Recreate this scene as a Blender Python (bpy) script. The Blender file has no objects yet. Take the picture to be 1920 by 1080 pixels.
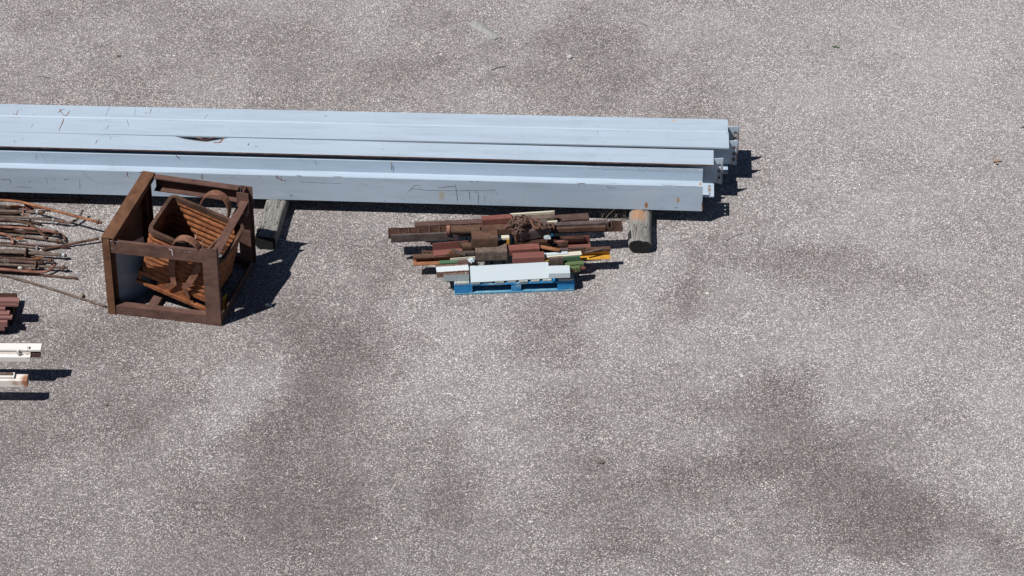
import bpy, bmesh, math, random
import numpy as np
from mathutils import Vector, Matrix
random.seed(7); rng = np.random.default_rng(7)
sc = bpy.context.scene
COL = sc.collection
# ------------------------------------------------------------------ camera
PITCH = math.radians(36); FPX = 6000.0; DIST = 31.25
CAMP = Vector((0, -DIST*math.cos(PITCH), DIST*math.sin(PITCH)))
cam = bpy.data.cameras.new('camera'); camo = bpy.data.objects.new('camera', cam); COL.objects.link(camo)
camo.location = CAMP; camo.rotation_euler = (math.pi/2-PITCH, 0, 0)
cam.sensor_width = 36; cam.lens = FPX/1920*36; cam.clip_end = 2000; cam.clip_start = 0.5
sc.camera = camo
# ------------------------------------------------------------------ world and sun
SUN_TO = Vector((-0.551, -0.357, 1.0)).normalized()       # towards the sun
elev = math.asin(SUN_TO.z); az = math.atan2(SUN_TO.x, SUN_TO.y)
w = bpy.data.worlds.new('World'); sc.world = w; w.use_nodes = True
nt = w.node_tree; bgn = nt.nodes['Background']
sky = nt.nodes.new('ShaderNodeTexSky'); sky.sky_type = 'NISHITA'; sky.sun_disc = False
sky.air_density = 0.8; sky.sun_elevation = elev; sky.sun_rotation = az; sky.dust_density = 0.2; sky.altitude = 3000
nt.links.new(sky.outputs[0], bgn.inputs[0]); bgn.inputs[1].default_value = 0.05
sl = bpy.data.lights.new('sun', 'SUN'); sl.energy = 5.0; sl.angle = math.radians(0.5); sl.color = (1.0, 0.97, 0.935)
so = bpy.data.objects.new('sun', sl); COL.objects.link(so)
so.rotation_euler = SUN_TO.to_track_quat('Z', 'Y').to_euler(); so.location = (-10, -8, 20)
sc.view_settings.view_transform = 'Standard'; sc.view_settings.look = 'None'
sc.view_settings.exposure = 0.1; sc.view_settings.gamma = 1

# ------------------------------------------------------------------ geometry helpers
_F = Vector((0, math.cos(PITCH), -math.sin(PITCH))); _U = Vector((0, math.sin(PITCH), math.cos(PITCH))); _R = Vector((1, 0, 0))
def ray(px, py): return (px-960)*_R + (540-py)*_U + FPX*_F
def at(px, py, z=0.0):
    d = ray(px, py); return CAMP + d*((z-CAMP.z)/d.z)
def at_plane(px, py, p, n):
    d = ray(px, py); return CAMP + d*((p-CAMP).dot(n)/d.dot(n))
def frame(P0, P1, up=(0, 0, 1)):
    x = (P1-P0).normalized(); u = Vector(up); y = u.cross(x).normalized(); z = x.cross(y)
    M = Matrix((x, y, z)).transposed().to_4x4(); M.translation = P0; return M
def link(o, parent=None):
    COL.objects.link(o)
    if parent is not None: o.parent = parent
    return o
def mesh_obj(name, bm, mats, parent=None, M=None, smooth=False):
    me = bpy.data.meshes.new(name); bmesh.ops.recalc_face_normals(bm, faces=bm.faces); bm.to_mesh(me); bm.free()
    for m in (mats if isinstance(mats, (list, tuple)) else [mats]): me.materials.append(m)
    if smooth:
        for p in me.polygons: p.use_smooth = True
    o = bpy.data.objects.new(name, me); link(o, parent)
    if M is not None: o.matrix_world = M if parent is None else o.matrix_world; 
    if M is not None and parent is None: o.matrix_world = M
    elif M is not None: o.matrix_local = M
    return o
def empty(name, M):
    o = bpy.data.objects.new(name, None); o.empty_display_size = 0.1; COL.objects.link(o)
    o.matrix_world = M if isinstance(M, Matrix) else Matrix.Translation(M); return o
def tag(o, label, cat, group=None):
    o['label'] = label; o['category'] = cat
    if group: o['group'] = group
    return o
def struct(o, k='structure'): o['kind'] = k; return o

def rect(w, h): return [(0, 0), (w, 0), (w, -h), (0, -h)]
def rrect(w, h, r, n=4, ox=0, oz=0):
    pts = []
    for cx, cz, a0 in ((w-r, -r, 90), (w-r, -h+r, 0), (r, -h+r, -90), (r, -r, -180)):
        for k in range(n+1):
            a = math.radians(a0-90*k/n); pts.append((ox+cx+r*math.cos(a), oz+cz+r*math.sin(a)))
    return pts
def ell(w, h, t=.007, front=True):      # angle: horizontal leg away from the front wall, or wall at the back
    if front: return [(0, 0), (t, 0), (t, -h+t), (w, -h+t), (w, -h), (0, -h)]
    return [(w-t, 0), (w, 0), (w, -h), (0, -h), (0, -h+t), (w-t, -h+t)]
def chan_up(w, h, t=.007): return [(0, 0), (t, 0), (t, -h+t), (w-t, -h+t), (w-t, 0), (w, 0), (w, -h), (0, -h)]
def chan_front(w, h, t=.01): return [(0, 0), (w, 0), (w, -h), (0, -h), (0, -h+t), (w-t, -h+t), (w-t, -t), (0, -t)]   # opens to the camera
def chan_down(w, h, t=.008): return [(0, 0), (w, 0), (w, -h), (w-t, -h), (w-t, -t), (t, -t), (t, -h), (0, -h)]
def isec(w, h, t=.014, tw=.01):
    a, b = (w-tw)/2, (w+tw)/2
    return [(0, 0), (w, 0), (w, -t), (b, -t), (b, -h+t), (w, -h+t), (w, -h), (0, -h), (0, -h+t), (a, -h+t), (a, -t), (0, -t)]
def circ(r, n=14): return [(r+r*math.cos(2*math.pi*k/n), -r+r*math.sin(2*math.pi*k/n)) for k in range(n)]
def shift(p, dy, dz): return [(a+dy, b+dz) for a, b in p]

def prism_bm(bm, prof, x0, x1, inner=None, cuts=1, jit=0, mi=0, off=(0, 0)):
    """extrude prof (y,z) from x0 to x1; an inner loop makes it hollow"""
    n = len(prof); rings = []
    for k in range(cuts+1):
        x = x0+(x1-x0)*k/cuts; jy = random.uniform(-jit, jit) if 0 < k < cuts else 0; jz = random.uniform(-jit, jit) if 0 < k < cuts else 0
        rings.append([bm.verts.new((x, y+jy+off[0], z+jz+off[1])) for y, z in prof])
    fs = []
    for a, b in zip(rings, rings[1:]):
        for i in range(n): fs.append(bm.faces.new((a[i], a[(i+1) % n], b[(i+1) % n], b[i])))
    if inner:
        ir = [[bm.verts.new((x, y+off[0], z+off[1])) for y, z in inner] for x in (x0, x1)]
        m = len(inner)
        for i in range(m): fs.append(bm.faces.new((ir[0][i], ir[1][i], ir[1][(i+1) % m], ir[0][(i+1) % m])))
        for r, q in ((rings[0], ir[0]), (rings[-1], ir[1])):
            if n == m:
                for i in range(n): fs.append(bm.faces.new((r[i], r[(i+1) % n], q[(i+1) % n], q[i])))
    else:
        fs.append(bm.faces.new(rings[0][::-1])); fs.append(bm.faces.new(rings[-1]))
    for f in fs: f.material_index = mi
    return fs
def prism(name, prof, P0, P1, mat, parent=None, up=(0, 0, 1), inner=None, cuts=1, jit=0, bevel=0, smooth=False):
    M = frame(P0, P1, up); bm = bmesh.new()
    prism_bm(bm, prof, 0, (P1-P0).length, inner, cuts, jit)
    if bevel:
        bmesh.ops.bevel(bm, geom=[e for e in bm.edges if len(e.link_faces) == 2 and e.calc_face_angle(0) > .5], offset=bevel, segments=1, affect='EDGES', clamp_overlap=True)
    if parent is not None: M = parent.matrix_world.inverted() @ M
    return mesh_obj(name, bm, mat, parent, M, smooth)
def tube_bm(bm, pts, r, seg=8, mi=0, closed=False, rs=None):
    pts = [Vector(p) for p in pts]; n = len(pts); rings = []; prev = None
    for i, p in enumerate(pts):
        if closed: t = (pts[(i+1) % n]-pts[i-1]).normalized()
        else: t = (pts[min(i+1, n-1)]-pts[max(i-1, 0)]).normalized()
        ref = Vector((0, 0, 1)) if abs(t.z) < .9 else Vector((0, 1, 0))
        if prev is not None: ref = prev
        a = (ref-t*ref.dot(t)).normalized(); prev = a; b = t.cross(a)
        rr = rs[i] if rs else r
        rings.append([bm.verts.new(p+(a*math.cos(2*math.pi*k/seg)+b*math.sin(2*math.pi*k/seg))*rr) for k in range(seg)])
    pairs = list(zip(rings, rings[1:]))+([(rings[-1], rings[0])] if closed else [])
    for A, B in pairs:
        for k in range(seg):
            f = bm.faces.new((A[k], A[(k+1) % seg], B[(k+1) % seg], B[k])); f.smooth = True; f.material_index = mi
    if not closed:
        bm.faces.new(rings[0][::-1]).material_index = mi; bm.faces.new(rings[-1]).material_index = mi
def curve(pts, sub=6):       # Catmull-Rom through points
    P = [Vector(p) for p in pts]; out = []
    for i in range(len(P)-1):
        p0, p1, p2, p3 = P[max(i-1, 0)], P[i], P[i+1], P[min(i+2, len(P)-1)]
        for k in range(sub):
            t = k/sub; out.append(.5*((2*p1)+(p2-p0)*t+(2*p0-5*p1+4*p2-p3)*t*t+(3*p1-p0-3*p2+p3)*t**3))
    out.append(P[-1]); return out
def box_bm(bm, c, s, mi=0, M=None):
    vs = []
    for dx in (-.5, .5):
        for dy in (-.5, .5):
            for dz in (-.5, .5):
                v = Vector((c[0]+dx*s[0], c[1]+dy*s[1], c[2]+dz*s[2])); vs.append(bm.verts.new(M @ v if M else v))
    for q in ((0, 1, 3, 2), (4, 6, 7, 5), (0, 4, 5, 1), (2, 3, 7, 6), (0, 2, 6, 4), (1, 5, 7, 3)):
        bm.faces.new([vs[i] for i in q]).material_index = mi
def plate_bm(bm, outline, holes, O, ax, ay, n, t):
    """flat plate from a 2-D outline with round holes, O + a*ax + b*ay, thickness t along n"""
    ax, ay, n = Vector(ax), Vector(ay), Vector(n)
    loops = [outline]+[[(hx+hr*math.cos(2*math.pi*k/10), hy+hr*math.sin(2*math.pi*k/10)) for k in range(10)] for hx, hy, hr in holes]
    edges = []; allv = []
    for lp in loops:
        vs = [bm.verts.new(O+ax*a+ay*b) for a, b in lp]; allv += vs
        edges += [bm.edges.new((vs[i], vs[(i+1) % len(vs)])) for i in range(len(vs))]
    r = bmesh.ops.triangle_fill(bm, edges=edges, use_beauty=True, use_dissolve=False)
    fs = [g for g in r['geom'] if isinstance(g, bmesh.types.BMFace)]
    e = bmesh.ops.extrude_face_region(bm, geom=fs)
    bmesh.ops.translate(bm, verts=[g for g in e['geom'] if isinstance(g, bmesh.types.BMVert)], vec=n*t)

# ------------------------------------------------------------------ material helpers
class N:
    def __init__(s, name):
        s.m = bpy.data.materials.new(name); s.m.use_nodes = True; s.t = s.m.node_tree
        s.b = s.t.nodes['Principled BSDF']; s.b.inputs['Specular IOR Level'].default_value = .3
    def n(s, ty, **k):
        q = s.t.nodes.new('ShaderNode'+ty)
        for a, v in k.items(): setattr(q, a, v)
        return q
    def l(s, a, b): s.t.links.new(a, b)
    def coord(s, scale=(1, 1, 1), world=False):
        o = s.n('NewGeometry').outputs['Position'] if world else s.n('TexCoord').outputs['Object']
        mp = s.n('Mapping'); mp.inputs['Scale'].default_value = scale; s.l(o, mp.inputs[0]); return mp.outputs[0]
    def noise(s, vec, scale, detail=5, rough=.6, dist=0):
        q = s.n('TexNoise'); q.inputs['Scale'].default_value = scale; q.inputs['Detail'].default_value = detail
        q.inputs['Roughness'].default_value = rough; q.inputs['Distortion'].default_value = dist; s.l(vec, q.inputs['Vector']); return q.outputs['Fac']
    def vor(s, vec, scale, feature='F1', out='Distance'):
        q = s.n('TexVoronoi', feature=feature); q.inputs['Scale'].default_value = scale; s.l(vec, q.inputs['Vector']); return q.outputs[out]
    def ramp(s, fac, stops, interp='LINEAR'):
        q = s.n('ValToRGB'); q.color_ramp.interpolation = interp; e = q.color_ramp.elements
        while len(e) < len(stops): e.new(.5)
        for i, (p, c) in enumerate(stops):
            e[i].position = p; e[i].color = (*(c if isinstance(c, tuple) else (c, c, c)), 1)
        s.l(fac, q.inputs[0]); return q.outputs[0]
    def mix(s, fac, a, b, mode='MIX'):
        q = s.n('Mix', data_type='RGBA', blend_type=mode)
        for i, v in ((0, fac), (6, a), (7, b)):
            if isinstance(v, (int, float)): q.inputs[i].default_value = v if i == 0 else (v, v, v, 1)
            elif isinstance(v, tuple): q.inputs[i].default_value = (*v, 1)
            else: s.l(v, q.inputs[i])
        return q.outputs[2]
    def math(s, op, a, b=0, clamp=False):
        q = s.n('Math', operation=op); q.use_clamp = clamp
        for i, v in ((0, a), (1, b)):
            if isinstance(v, (int, float)): q.inputs[i].default_value = v
            else: s.l(v, q.inputs[i])
        return q.outputs[0]
    def bump(s, h, dist=.003, strength=.6):
        q = s.n('Bump'); q.inputs['Distance'].default_value = dist; q.inputs['Strength'].default_value = strength
        s.l(h, q.inputs['Height']); s.l(q.outputs[0], s.b.inputs['Normal'])
    def fin(s, col, rough=.7, metal=0, spec=.3):
        if isinstance(col, tuple): s.b.inputs['Base Color'].default_value = (*col, 1)
        else: s.l(col, s.b.inputs['Base Color'])
        if isinstance(rough, (int, float)): s.b.inputs['Roughness'].default_value = rough
        else: s.l(rough, s.b.inputs['Roughness'])
        s.b.inputs['Metallic'].default_value = metal; s.b.inputs['Specular IOR Level'].default_value = spec
        return s.m
def rust(name, dark, mid, light, scale=14, stretch=.5, patch=.5):
    k = N(name); c = k.coord((stretch, 1, 1)); a = k.noise(c, scale, 8, .7); b = k.noise(k.coord((1, 1, 1)), scale*.28, 4, .6)
    col = k.ramp(a, [(.3, dark), (.5, mid), (.72, light)])
    col2 = k.ramp(a, [(.3, tuple(x*.6 for x in dark)), (.7, mid)])
    f = k.ramp(b, [(patch-.1, 0.0), (patch+.12, 1.0)])
    col = k.mix(f, col, col2)
    sp = k.ramp(k.noise(c, scale*6, 2, .5), [(.68, 0.0), (.76, 1.0)])
    col = k.mix(k.math('MULTIPLY', sp, .35), col, tuple(min(1, x*1.5+.02) for x in light))
    k.bump(a, .002, .5); return k.fin(col, .82, 0, .2)
def paint(name, base, chip=.70, rustc=(.16, .055, .02), stains=(), edge=None, streak=.06, rough=.45, dirt=(.6, .55, .5), scr=True, spec=.35, peel=None):
    """painted steel: streaky fading, scratches, chips down to rust, placed soft stains (world position)"""
    k = N(name); c = k.coord((.25, 1, 1)); c1 = k.coord()
    st = k.noise(c, 3.2, 5, .6)
    col = k.mix(k.ramp(st, [(.3, 0.0), (.7, 1.0)]), tuple(x*(1-streak*1.6) for x in base), tuple(min(1, x*(1+streak)) for x in base))
    fine = k.noise(k.coord((3, 14, 14)), 9, 4, .7)
    col = k.mix(k.math('MULTIPLY', k.ramp(fine, [(.56, 0.0), (.8, 1.0)]), .35), col, tuple(x*d for x, d in zip(base, dirt)))
    if scr:
        gr = k.noise(k.coord((.5, 5, 5)), 2.4, 6, .7, .3); col = k.mix(k.math('MULTIPLY', k.ramp(gr, [(.50, 0.0), (.72, 1.0)]), .38), col, (.24, .28, .31))
        dr = k.noise(k.coord((9, .6, .35)), 3.0, 5, .7); col = k.mix(k.math('MULTIPLY', k.ramp(dr, [(.60, 0.0), (.75, 1.0)]), .22), col, (.27, .25, .22))
        w1 = k.vor(k.coord((2.2, 30, 30)), 1.3, 'DISTANCE_TO_EDGE')
        g = k.ramp(k.noise(c1, 2.1, 3, .5), [(.55, 0.0), (.62, 1.0)])
        m = k.math('MULTIPLY', k.ramp(w1, [(0.0, 1.0), (.018, 0.0)]), g)
        col = k.mix(k.math('MULTIPLY', m, .5), col, tuple(x*.35 for x in base))
    ch = k.noise(k.coord((.8, 1.4, 1.4)), 16, 6, .75, .4); gate = k.noise(c1, 1.7, 2, .5)
    v = k.math('ADD', ch, k.math('MULTIPLY', k.math('SUBTRACT', gate, .5), .35))
    f = k.ramp(v, [(chip, 0.0), (chip+.03, 1.0)])
    rc = k.ramp(k.noise(c1, 40, 3), [(.3, tuple(x*.5 for x in rustc)), (.7, rustc)])
    col = k.mix(f, col, rc)
    if peel:
        ax, lo, hi = peel; sx = k.n('SeparateXYZ'); k.l(k.n('TexCoord').outputs['Object'], sx.inputs[0]); q = k.math('ADD', sx.outputs[ax], k.math('MULTIPLY', k.math('SUBTRACT', k.noise(k.coord((1, .2, .2)), 30, 4, .8), .5), .04))
        e1 = k.math('LESS_THAN', q, lo); e2 = k.math('GREATER_THAN', q, hi); col = k.mix(k.math('MAXIMUM', e1, e2), col, k.ramp(k.noise(c1, 30, 4), [(.3, (.11, .065, .05)), (.7, (.21, .125, .10))]))
    if stains:
        pos = k.n('NewGeometry').outputs['Position']; nz = k.noise(pos, 9, 4, .7)
        for (p, r, sc_, colr) in stains:
            sub = k.n('VectorMath', operation='SUBTRACT'); k.l(pos, sub.inputs[0]); sub.inputs[1].default_value = p
            dv = k.n('VectorMath', operation='DIVIDE'); k.l(sub.outputs[0], dv.inputs[0]); dv.inputs[1].default_value = r
            ln = k.n('VectorMath', operation='LENGTH'); k.l(dv.outputs[0], ln.inputs[0])
            d = k.math('ADD', ln.outputs['Value'], k.math('MULTIPLY', k.math('SUBTRACT', nz, .5), 1.2))
            col = k.mix(k.math('MULTIPLY', k.ramp(d, [(.35, 1.0), (1.0, 0.0)]), sc_), col, colr)
    k.bump(st, .002, .15); return k.fin(col, rough, 0, spec)

RUST = rust('rust_brown', (.050, .030, .022), (.115, .062, .043), (.175, .104, .076))
RUSTD = rust('rust_dark', (.025, .013, .010), (.055, .027, .018), (.100, .048, .030))
RUSTO = rust('rust_orange', (.14, .055, .028), (.30, .13, .065), (.42, .21, .12), 20)
RUSTG = rust('rust_grey_brown', (.08, .058, .048), (.145, .108, .088), (.22, .17, .14), 30, .8)
RUSTP = rust('rust_plum', (.060, .034, .030), (.105, .062, .054), (.155, .098, .086), 18)
RUSTR = rust('rust_red_primer', (.13, .045, .036), (.20, .078, .062), (.27, .125, .10), 10)
RUSTB = rust('rust_basket', (.075, .028, .015), (.25, .092, .040), (.42, .175, .075), 22, .6, .60)
RUSTS = rust('rust_salmon', (.14, .06, .045), (.26, .12, .09), (.38, .20, .15), 24)
WOODC = None
def wood_mat():
    k = N('weathered_wood'); c = k.coord((1.0, 10, 10)); a = k.noise(c, 5, 7, .7)
    col = k.ramp(a, [(.28, (.09, .085, .078)), (.5, (.21, .20, .185)), (.75, (.34, .33, .305))])
    rn = k.noise(k.coord((.9, 9, 9)), 1.6, 3, .5); cr = k.math('ABSOLUTE', k.math('SUBTRACT', rn, .5))
    col = k.mix(k.ramp(cr, [(.004, 1.0), (.012, 0.0)]), col, (.03, .026, .022))
    kn = k.noise(k.coord((3, 6, 6)), 3.0, 3, .6); col = k.mix(k.ramp(kn, [(.66, 0.0), (.72, .7)]), col, (.06, .05, .045))
    pos = k.n('NewGeometry').outputs['Position']; sub = k.n('VectorMath', operation='SUBTRACT'); k.l(pos, sub.inputs[0]); sub.inputs[1].default_value = tuple(at(1197, 402, .163))
    dv = k.n('VectorMath', operation='DIVIDE'); k.l(sub.outputs[0], dv.inputs[0]); dv.inputs[1].default_value = (.10, .13, .1)
    ln = k.n('VectorMath', operation='LENGTH'); k.l(dv.outputs[0], ln.inputs[0])
    d = k.math('ADD', ln.outputs['Value'], k.math('MULTIPLY', k.math('SUBTRACT', a, .5), 2.5))
    col = k.mix(k.ramp(d, [(.45, .75), (1.1, 0.0)]), col, (.36, .19, .10))
    k.bump(a, .006, .9); return k.fin(col, .9, 0, .1)
WOOD = wood_mat()
def wood_end():
    k = N('weathered_wood_end'); a = k.noise(k.coord((1, 6, 6)), 7, 5, .7)
    k.bump(a, .004, .8); return k.fin(k.ramp(a, [(.3, (.008, .008, .008)), (.7, (.032, .031, .030))]), .95, 0, .1)
WOODE = wood_end()
NAVYBLUE = (.385, .468, .555)

# ------------------------------------------------------------------ ground
def ground_mat():
    k = N('exposed_aggregate_asphalt'); pos = k.coord(world=True)
    at_ = k.n('Attribute', attribute_name='wear'); wear = at_.outputs['Fac']
    # warped cells: stones in dark binder
    wn = k.n('TexNoise'); wn.inputs['Scale'].default_value = 30; k.l(pos, wn.inputs['Vector'])
    wp = k.n('VectorMath', operation='MULTIPLY_ADD'); k.l(wn.outputs['Color'], wp.inputs[0]); wp.inputs[1].default_value = (.02, .02, .0); k.l(pos, wp.inputs[2])
    P = wp.outputs[0]
    def cell(scale):
        q = k.n('TexVoronoi', feature='F1'); q.inputs['Scale'].default_value = scale; k.l(P, q.inputs['Vector'])
        sp = k.n('SeparateColor'); k.l(q.outputs['Color'], sp.inputs[0]); return q.outputs['Distance'], sp.outputs[0], sp.outputs[1]
    d1, r1, h1 = cell(98); d2, r2, h2 = cell(50)
    stone = k.ramp(r1, [(0.0, (.110, .104, .101)), (.35, (.218, .209, .204)), (.65, (.340, .327, .319)), (.88, (.55, .53, .515)), (1.0, (.88, .86, .83))])
    tint = k.ramp(h1, [(.0, (1.06, .98, .95)), (.5, (1, 1, 1)), (1.0, (.97, 1.0, 1.03))])
    stone = k.mix(1.0, stone, tint, 'MULTIPLY')
    binder = (.135, .125, .121)
    col = k.mix(k.ramp(d1, [(.42, 0.0), (.72, 1.0)]), stone, binder)
    # bigger pale chips, few
    big = k.math('MULTIPLY', k.ramp(r2, [(.88, 0.0), (.92, 1.0)]), k.ramp(d2, [(.28, 1.0), (.40, 0.0)]))
    col = k.mix(k.math('MULTIPLY', big, .85), col, k.ramp(h2, [(0.0, (.40, .37, .34)), (1.0, (.80, .77, .72))]))
    cl = k.noise(pos, 1.6, 5, .65); col = k.mix(k.ramp(cl, [(.38, 0.0), (.62, .3)]), col, (.255, .243, .238))
    med = k.noise(pos, 7.5, 6, .75)
    col = k.mix(1.0, col, k.ramp(med, [(.3, .82), (.7, 1.16)]), 'MULTIPLY')
    # wear: 0 dark binder-rich purple brown, 1 pale dusty grey
    tone = k.ramp(wear, [(0.0, (.465, .417, .416)), (.5, (1.015, .985, .985)), (1.0, (1.50, 1.50, 1.51))])
    col = k.mix(1.0, col, tone, 'MULTIPLY')
    dust = k.ramp(wear, [(.5, 0.0), (1.0, .40)])
    col = k.mix(dust, col, (.36, .35, .34))
    k.bump(k.math('SUBTRACT', 1.0, d1), .006, .45)
    return k.fin(col, .92, 0, .15)
def vnoise(X, Y, s, seed):
    r = np.random.default_rng(seed).random((64, 64)); x = X/s; y = Y/s
    xi = np.floor(x).astype(int); yi = np.floor(y).astype(int); fx = x-xi; fy = y-yi; fx = fx*fx*(3-2*fx); fy = fy*fy*(3-2*fy)
    g = lambda i, j: r[i % 64, j % 64]
    return (g(xi, yi)*(1-fx)+g(xi+1, yi)*fx)*(1-fy)+(g(xi, yi+1)*(1-fx)+g(xi+1, yi+1)*fx)*fy
BL = [(560,700,45,70,-.3),(550,820,40,60,-.25),(540,930,45,60,-.25),(620,1040,60,40,-.3),(455,850,40,110,.22),(740,880,30,120,.15),(850,650,50,90,.25),(880,760,60,120,.15),(1540,850,40,22,-.3),(1420,830,70,18,-.2),(1560,960,60,18,-.25),(1700,940,50,16,-.25),(1400,780,50,14,-.2),(1690,900,60,20,.22),(1360,920,60,16,.2),(1560,790,40,30,.2),(540,560,60,26,-.2),(660,560,60,20,.12),(900,600,60,30,.15),(180,960,260,110,-.1),(60,100,260,80,.12),(1700,400,260,140,.15),(600,610,130,55,-.6),(700,590,90,40,-.45),(640,680,110,35,-.4),(200,640,110,36,-.55),(130,690,90,26,-.25),(575,760,55,80,-.42),
(600,880,90,90,-.35),(680,900,60,90,-.3),(560,970,130,50,-.35),(470,960,90,60,-.2),(250,820,80,60,-.28),(90,780,110,45,-.3),(430,1030,110,50,-.22),
(880,870,30,80,-.32),(860,930,70,30,-.25),(1105,850,60,35,-.38),(1000,590,90,28,-.33),(700,500,80,36,-.3),(1268,550,28,60,-.45),(1285,605,20,40,-.35),
(1500,490,110,40,-.45),(1400,470,90,30,-.25),(1620,520,50,26,-.22),(1350,860,130,36,-.5),(1470,790,60,45,-.4),(1580,840,60,36,-.45),(1500,900,120,46,-.5),
(1640,930,120,40,-.6),(1750,985,120,40,-.6),(1630,1010,150,45,-.5),(1190,925,60,36,-.38),(1280,1045,140,45,-.36),(1050,1040,110,45,-.28),(1700,820,80,36,-.28),
(1860,1000,60,40,-.35),(1080,60,50,60,-.42),(1120,20,80,30,-.25),(760,110,70,45,-.25),(560,110,60,45,-.22),(300,130,110,30,-.15),(60,50,50,26,-.15),(200,120,60,26,-.2),
(870,130,45,60,-.22),(1150,120,60,45,-.22),(1000,170,110,26,-.2),(840,450,300,35,-.12),(500,590,90,30,-.3),(1240,440,60,30,-.2),
(1180,600,45,60,.35),(1750,140,180,120,.3),(1860,60,120,90,.3),(1320,50,120,80,.22),(1620,690,260,80,.3),(1850,660,120,90,.25),(1100,720,160,50,.22),(1230,660,90,40,.2),
(400,690,90,45,.2),(720,800,80,26,.12),(950,820,80,60,.25),(760,740,70,60,.14),(400,800,90,60,.15),(160,940,140,60,.14),(1000,950,60,60,.15),(1820,880,100,50,.25),
(600,40,110,50,.15),(940,60,50,50,.18),(1480,160,120,90,.15),(1320,560,120,50,.12),(1580,420,140,40,.12),(1450,940,60,24,.22),(1200,980,60,30,.15),(820,620,80,50,.1)]
def build_ground():
    def axis(c0, c1, st, far):
        m = list(np.arange(c0, c1+1e-6, st)); a = [c0-1, c0-3, c0-8, c0-25, c0-80, -far]; b = [c1+1, c1+3, c1+8, c1+25, c1+80, far]
        return np.array(a[::-1]+m+b)
    xs = axis(-6.4, 6.4, .1, 420); ys = axis(-6.2, 6.6, .1, 420)
    X, Y = np.meshgrid(xs, ys, indexing='ij')
    v = .5+.0*X
    # warp so the blotches have ragged outlines
    WX = X+(vnoise(X+50, Y+50, .7, 3)-.5)*.7+(vnoise(X+50, Y+50, .27, 4)-.5)*.34; WY = Y+(vnoise(X+50, Y+50, .7, 5)-.5)*.8+(vnoise(X+50, Y+50, .27, 6)-.5)*.38
    for px, py, rx, ry, s in BL:
        c = at(px, py, 0); kx = rx/192*1.08; ky = ry/113*1.12
        v += .52*s*np.exp(-(((WX-c.x)/kx)**2+((WY-c.y)/ky)**2))
    v += (vnoise(X+50, Y+50, 1.3, 11)-.5)*.16+(vnoise(X+50, Y+50, .5, 12)-.5)*.16+(vnoise(X+50, Y+50, .24, 13)-.5)*.11
    v += np.clip(X/5, -1, 1)*.07+np.clip(Y/4.5, -1, 1)*.05
    v = .5+.34*np.tanh((v-.5)/.34); v += (vnoise(X+50, Y*1.0+50, .35, 21)-.5)*.07
    nx, ny = X.shape
    verts = [(float(X[i, j]), float(Y[i, j]), 0.0) for i in range(nx) for j in range(ny)]
    faces = [(i*ny+j, (i+1)*ny+j, (i+1)*ny+j+1, i*ny+j+1) for i in range(nx-1) for j in range(ny-1)]
    me = bpy.data.meshes.new('ground'); me.from_pydata(verts, [], faces); me.update()
    a = me.attributes.new('wear', 'FLOAT', 'POINT'); a.data.foreach_set('value', v.reshape(-1).astype(np.float32))
    me.materials.append(ground_mat()); o = bpy.data.objects.new('ground', me); link(o); struct(o)
build_ground()

def stone_mat(name, c0, c1):
    k = N(name); q = k.n('ObjectInfo'); n_ = k.noise(k.coord(world=True), 25, 1)
    return k.fin(k.ramp(n_, [(.3, c0), (.7, c1)]), .85)
def pebbles():
    bm = bmesh.new()
    for i in range(2200):
        px = random.uniform(-20, 1940); py = random.uniform(-20, 1100); p = at(px, py, 0)
        r = min(.0135, .005*math.exp(random.gauss(0, .42)))
        M = Matrix.Translation(p+Vector((0, 0, r*.3))) @ Matrix.Rotation(random.random()*6.28, 4, 'Z') @ Matrix.Diagonal((r*random.uniform(.9, 1.6), r*random.uniform(.7, 1.1), r*random.uniform(.45, .8), 1))
        bmesh.ops.create_icosphere(bm, subdivisions=1, radius=1, matrix=M)
    for v in bm.verts: v.co += Vector([random.uniform(-.001, .001) for _ in range(3)])
    mesh_obj('loose_gravel', bm, stone_mat('pale_stone', (.34, .32, .29), (.68, .65, .60)))['kind'] = 'stuff'
pebbles()

# ------------------------------------------------------------------ big blue-grey beams on timbers
def yat(l, px): return l[0][1]+(l[1][1]-l[0][1])*(px-l[0][0])/(l[1][0]-l[0][0])
XL = -520
ORANGE = (.42, .19, .05); RUSTC = (.17, .06, .025); SOOT = (.05, .055, .06)
decal_mats = None
def strokes_bm(bm, pts_world, w, Minv, n, mi):
    """thin worn scratch as a ribbon lying 1.2 mm proud of its face"""
    P = [Minv @ p for p in pts_world]; nn = (Minv.to_3x3() @ n).normalized(); L = R = None; rows = []
    for i, p in enumerate(P):
        t = (P[min(i+1, len(P)-1)]-P[max(i-1, 0)]).normalized(); s = nn.cross(t).normalized()
        ww = w*random.uniform(.35, 1.0)*(0.35 if i in (0, len(P)-1) else 1)
        rows.append((bm.verts.new(p+s*ww/2+nn*.0012), bm.verts.new(p-s*ww/2+nn*.0012)))
    for a, b in zip(rows, rows[1:]): bm.faces.new((a[0], a[1], b[1], b[0])).material_index = mi
def rag(pts, j=.8):
    out = []
    for (x0, y0), (x1, y1) in zip(pts, pts[1:]):
        n = max(2, int(math.hypot(x1-x0, y1-y0)/4))
        for k in range(n): t = k/n; out.append((x0+(x1-x0)*t+random.uniform(-j, j), y0+(y1-y0)*t+random.uniform(-j, j)))
    out.append(pts[-1]); return out
SCR_R = rust('scratch_rust', (.10, .04, .02), (.20, .085, .045), (.30, .15, .09), 30)
_k = N('scratch_dark'); SCR_D = _k.fin((.125, .145, .165), .8)
EDGE = rust('edge_rust', (.06, .03, .02), (.16, .08, .05), (.30, .19, .14), 25, .4)

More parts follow.
